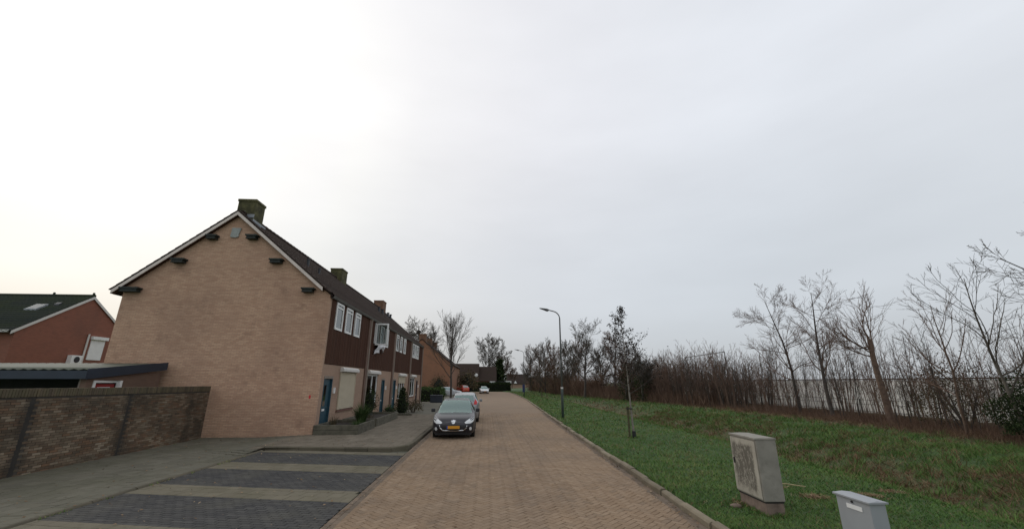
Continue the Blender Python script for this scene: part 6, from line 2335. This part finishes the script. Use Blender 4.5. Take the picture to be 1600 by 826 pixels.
def car(loc, rot, paint_m, label, scale=(1, 1, 1), plate=True, group=None, emblem=False, tail=None):
    """hatchback; local y runs from nose (0) to tail, origin under the middle"""
    t = thing('parked_car', loc, label, 'car', group)
    t.rotation_euler[2] = rot
    t.scale = scale
    NY, NV = 74, 34
    ys = np.concatenate([np.linspace(0, 0.5, 14)[:-1], np.linspace(0.5, 3.8, 46)[:-1], np.linspace(3.8, CARL, 16)])
    NY = len(ys)
    top, bel, hw, rf, bt = [smooth_interp(ys, KYS, q) for q in (TOP, BEL, HWD, ROF, BOT)]
    # half section keyed by v in 0..1: sill -> shoulder -> roof edge -> centre
    kv = np.array([0, 0.08, 0.22, 0.36, 0.45, 0.5, 0.72, 0.8, 0.9, 1.0])
    v = np.linspace(0, 1, NV)
    X = np.zeros((NY, NV))
    Z = np.zeros((NY, NV))
    for i in range(NY):
        w, r_, b, tp, bo = hw[i], rf[i], bel[i], top[i], bt[i]
        gap = max(0.0, tp - b)
        kx = [w - 0.07, w - 0.02, w, w - 0.006, w - 0.022, w - 0.045, r_ + 0.02, r_ - 0.03, r_ * 0.55, 0.0]
        kz = [bo, bo + 0.08, bo + (b - bo) * 0.45, bo + (b - bo) * 0.8, b - 0.02, b + 0.005, tp - max(0.035, gap * 0.16), tp - max(0.018, gap * 0.06), tp - 0.006, tp]
        X[i] = smooth_interp(v, kv, kx)
        Z[i] = smooth_interp(v, kv, kz)
    Y = np.repeat(ys[:, None], NV, 1)
    # crease the nose and tail slightly forward at bumper height
    Y += np.where(ys[:, None] < 0.3, -0.06 * np.exp(-((Z - 0.48) / 0.16) ** 2) * (1 - ys[:, None] / 0.3), 0)
    Y += np.where(ys[:, None] > 4.0, 0.05 * np.exp(-((Z - 0.5) / 0.16) ** 2) * (ys[:, None] - 4.0) / 0.28, 0)
    full = np.concatenate([X, -X[:, -2::-1]], 1)
    Zf = np.concatenate([Z, Z[:, -2::-1]], 1)
    Yf = np.concatenate([Y, Y[:, -2::-1]], 1)
    NF = full.shape[1]
    co = np.stack([full, Yf - CARL / 2, Zf], 2).reshape(-1, 3)
    wheel = [(0.86, 0.315), (3.47, 0.315)]
    body, panes, quads = [], {'windscreen': [], 'side_window': [], 'rear_window': []}, []
    vm = np.concatenate([v, v[-2::-1]])
    for i in range(NY - 1):
        yc = (ys[i] + ys[i + 1]) / 2
        for j in range(NF - 1):
            q = (i * NF + j, (i + 1) * NF + j, (i + 1) * NF + j + 1, i * NF + j + 1)
            vc = (vm[j] + vm[j + 1]) / 2
            zc = (Zf[i, j] + Zf[i + 1, j + 1]) / 2
            quads.append(q)
            if vc < 0.5 and any(math.hypot(yc - wy, zc - wz) < 0.355 for wy, wz in wheel):
                continue
            if 1.1 < yc < 2.06 and vc > 0.74:
                panes['windscreen'].append(q)
            elif 3.86 < yc < 4.14 and vc > 0.79:
                panes['rear_window'].append(q)
            elif 0.525 < vc < 0.70 and 1.52 < yc < 3.72 and not (2.42 < yc < 2.5) and not (3.28 < yc < 3.36):
                panes['side_window'].append(q)
            else:
                body.append(q)
    # nose and tail caps
    caps = []
    cv = []
    n0 = len(co)
    NC = 9
    for end, i in ((0, 0), (1, NY - 1)):
        st = len(co) + len(cv)
        for j in range(NV):
            for k in range(NC):
                s = 1 - 2 * k / (NC - 1)
                bulge = (0.075 if end == 0 else -0.045) * (1 - s * s)
                cv.append((X[i, j] * s, Y[i, j] - CARL / 2 - bulge, Z[i, j]))
        for j in range(NV - 1):
            for k in range(NC - 1):
                a = st + j * NC + k
                caps.append((a, a + 1, a + NC + 1, a + NC))
    co = np.concatenate([co, np.array(cv)])

    def sub(name, qs, mt, par, push=0.0):
        used = sorted({a for q in qs for a in q})
        mp_ = {a: k for k, a in enumerate(used)}
        me = bpy.data.meshes.new(name)
        me.from_pydata([tuple(co[a]) for a in used], [], [tuple(mp_[a] for a in q) for q in qs])
        bm = bmesh.new()
        bm.from_mesh(me)
        bmesh.ops.remove_doubles(bm, verts=bm.verts, dist=0.0008)
        bmesh.ops.recalc_face_normals(bm, faces=bm.faces)
        bm.to_mesh(me)
        bm.free()
        return link(name, me, mt, par, None, True)
    bo_ = sub('body', body + caps, paint_m, t)
    sub('windscreen', panes['windscreen'], 'car_glass', t)
    sub('rear_window', panes['rear_window'], 'car_glass', t)
    L_, R_ = [], []
    for q in panes['side_window']:
        (R_ if co[q[0]][0] > 0 else L_).append(q)
    sub('side_window', L_, 'car_glass', t)
    sub('side_window', R_, 'car_glass', t)
    bvh = BVHTree.FromPolygons([Vector(c_) for c_ in co], quads + caps)

    def patch(name, outline, mt, par, end=0, off=0.012, thick=0.012):
        """outline in (x, z) projected on the nose (end 0) or tail (end 1)"""
        bm = bmesh.new()
        f = bm.faces.new([bm.verts.new((x, 0, z)) for x, z in outline])
        bmesh.ops.triangulate(bm, faces=[f])
        bmesh.ops.subdivide_edges(bm, edges=bm.edges[:], cuts=2, use_grid_fill=True)
        d = Vector((0, 1, 0)) if end == 0 else Vector((0, -1, 0))
        for vv in bm.verts:
            hit = bvh.ray_cast(Vector((vv.co.x, -4 * d.y, vv.co.z)), d)
            if hit[0] is not None:
                vv.co = hit[0] - d * off
            else:
                vv.co.y = (-CARL / 2 if end == 0 else CARL / 2) + 0.1 * d.y
        bmesh.ops.recalc_face_normals(bm, faces=bm.faces)
        me = bpy.data.meshes.new(name)
        bm.to_mesh(me)
        bm.free()
        o_ = link(name, me, mt, par, None, True)
        return o_
    for s in (1, -1):
        hl = [(0.45, 0.635), (0.50, 0.60), (0.70, 0.60), (0.82, 0.66), (0.865, 0.78), (0.86, 0.86), (0.80, 0.865), (0.66, 0.775), (0.52, 0.70)]
        patch('headlight', [(s * x, z) for x, z in hl], 'lamp_clear', t, 0, 0.01)
        fg = [(0.6, 0.30), (0.79, 0.33), (0.82, 0.50), (0.7, 0.50)]
        fo = patch('fog_recess', [(s * x, z) for x, z in fg], 'trim_black', t, 0, 0.01)
        patch('fog_light', [(s * (0.70 + 0.055 * math.cos(a)), 0.40 + 0.07 * math.sin(a)) for a in np.linspace(0, 6.283, 9)[:-1]], 'lamp_clear', fo, 0, 0.02)
        tl = tail or [(0.52, 0.78), (0.74, 0.74), (0.76, 0.98), (0.70, 1.0), (0.56, 0.92)]
        patch('tail_light', [(s * x, z) for x, z in tl], 'tail_red', t, 1, 0.012)
    # wide grille with a bright rim, plate, emblem
    rim = [(-0.54, 0.54), (-0.53, 0.45), (-0.42, 0.34), (0.42, 0.34), (0.53, 0.45), (0.54, 0.54), (0.36, 0.56), (-0.36, 0.56)]
    gr0 = patch('grille', rim, 'trim_black', t, 0, 0.012)
    pth = [(-0.56, 0.55), (-0.54, 0.45), (-0.42, 0.345), (0.0, 0.33), (0.42, 0.345), (0.54, 0.45), (0.56, 0.55)]
    w3 = []
    for k in range(len(pth) - 1):
        for u in np.linspace(0, 1, 5)[:-1]:
            x, z = pth[k][0] * (1 - u) + pth[k + 1][0] * u, pth[k][1] * (1 - u) + pth[k + 1][1] * u
            hit = bvh.ray_cast(Vector((x, -4, z)), Vector((0, 1, 0)))
            if hit[0] is not None:
                w3.append(tuple(hit[0] - Vector((0, 0.018, 0))))
    MB().tube(w3, 0.02, 6).build('grille_rim', 'chrome' if emblem else 'trim_black', gr0, local=True)
    for end in (0, 1):
        z0 = 0.415 if end == 0 else 0.62
        s = 1 if end == 0 else -1
        y = (-CARL / 2 - 0.165) if end == 0 else (CARL / 2 + 0.075)
        if end == 1:
            y = CARL / 2 + 0.085
        pl = MB().box(-0.26, 0.26, min(y, y + 0.012 * s), max(y, y + 0.012 * s), z0, z0 + 0.11).build('number_plate', 'plate_yellow', t, local=True)
        MB().box(*sorted((-0.26 * s, -0.215 * s)), min(y - .002 * s, y), max(y - .002 * s, y), z0, z0 + 0.11).build('plate_band', 'plate_blue', pl, local=True)
    # emblem: a small silver rearing beast, simplified to its outline
    if emblem:
        em = [(-0.02, 0.60), (-0.055, 0.64), (-0.045, 0.67), (-0.085, 0.70), (-0.075, 0.725), (-0.03, 0.70), (-0.035, 0.735), (0.0, 0.745), (0.03, 0.735), (0.03, 0.70), (0.075, 0.725), (0.085, 0.70), (0.045, 0.67), (0.055, 0.64), (0.02, 0.60)]
        patch('emblem', [(x * 1.25, z * 1.0 + 0.0) for x, z in em], 'chrome', t, 0, 0.03)
    else:
        patch('emblem', [(0.06 * math.cos(a), 0.69 + 0.04 * math.sin(a)) for a in np.linspace(0, 6.283, 11)[:-1]], 'chrome', t, 0, 0.025)
    # dark floor box closing the underside, added for the shadow beneath
    MB().bevel_box(-0.74, 0.74, -CARL / 2 + 0.15, CARL / 2 - 0.15, 0.14, 0.42, 0.03).build('underbody_shadow_box', 'trim_black', t, local=True)
    it = MB()
    it.bevel_box(-0.74, 0.74, -0.9, 1.6, 0.42, 0.82, 0.05)
    for x in (-0.36, 0.36):
        it.bevel_box(x - 0.24, x + 0.24, 0.05, 0.22, 0.8, 1.12, 0.05)
        it.bevel_box(x - 0.13, x + 0.13, 0.1, 0.2, 1.12, 1.3, 0.04)
        it.bevel_box(x - 0.26, x + 0.26, 0.95, 1.1, 0.8, 1.15, 0.05)
    it.box(-0.7, 0.7, -0.98, -0.8, 0.7, 0.95)
    it.build('interior', 'seat_cloth', t, local=True)
    MB().bevel_box(-0.11, 0.11, -0.26, -0.22, 1.3, 1.37, 0.012).build('inner_mirror', 'trim_black', t, local=True)
    for s in (1, -1):
        m = MB().bevel_box(min(s * 0.9, s * 1.08), max(s * 0.9, s * 1.08), -0.62, -0.5, 0.95, 1.1, 0.035).build('side_mirror', paint_m if not emblem else 'trim_black', t, local=True)
    for wy, wz in wheel:
        for s in (1, -1):
            y = wy - CARL / 2
            xo = s * 0.885
            ty = MB().lathe([(0.2, xo - s * 0.2), (0.305, xo - s * 0.2), (0.318, xo - s * 0.16), (0.318, xo - s * 0.04), (0.3, xo - s * 0.005), (0.21, xo)], (0, y, wz), 22, 'x').build('wheel', 'rubber', t, local=True, smooth=True)
            rm = MB().lathe([(0.208, xo - s * 0.03), (0.2, xo - s * 0.006), (0.17, xo - s * 0.02), (0.05, xo - s * 0.008), (0.02, xo - s * 0.004)], (0, y, wz), 18, 'x')
            rm.build('rim', 'chrome', ty, local=True)
            ar = []
            for k in range(17):
                a = R(-8) + k / 16 * R(196)
                hw_ = float(smooth_interp(np.array([wy - 0.355 * math.cos(a)]), KYS, HWD)[0])
                ar.append((s * (hw_ - 0.012), y - 0.352 * math.cos(a), wz + 0.352 * math.sin(a)))
            MB().tube(ar, 0.024, 6).build('wheel_arch', 'trim_black', t, local=True)
    for s in (1, -1):
        for y in (0.42, 1.25):
            MB().bevel_box(*sorted((s * 0.893, s * 0.925)), y - 0.08, y + 0.08, 0.83, 0.86, 0.008).build('door_handle', paint_m, t, local=True)
    return t


car((-1.38, 19.82, 0.0), R(1.5), 'paint_black', 'black hatchback with yellow number plate, nearest of the parked cars', emblem=True)
car((-1.32, 26.6, 0.0), R(180 + 1.0), 'paint_silver', 'silver grey hatchback parked tail first right behind the black one', scale=(1, 0.98, 1.1), tail=[(0.56, 0.92), (0.74, 0.9), (0.775, 1.0), (0.76, 1.14), (0.66, 1.16), (0.6, 1.05)])
car((-5.9, 68.5, 0.1), R(92), 'paint_grey', 'silver car standing side-on behind the street tree', scale=(1, 0.9, 0.98))
car((-5.2, 92, 0.1), R(205), 'paint_red', 'bright red orange car beyond the silver side-on car', scale=(1, 0.95, 1.06))
car((-0.5, 89.5, 0.0), R(5), 'paint_white', 'white car parked facing the camera near the street end', scale=(1, 1, 0.98))
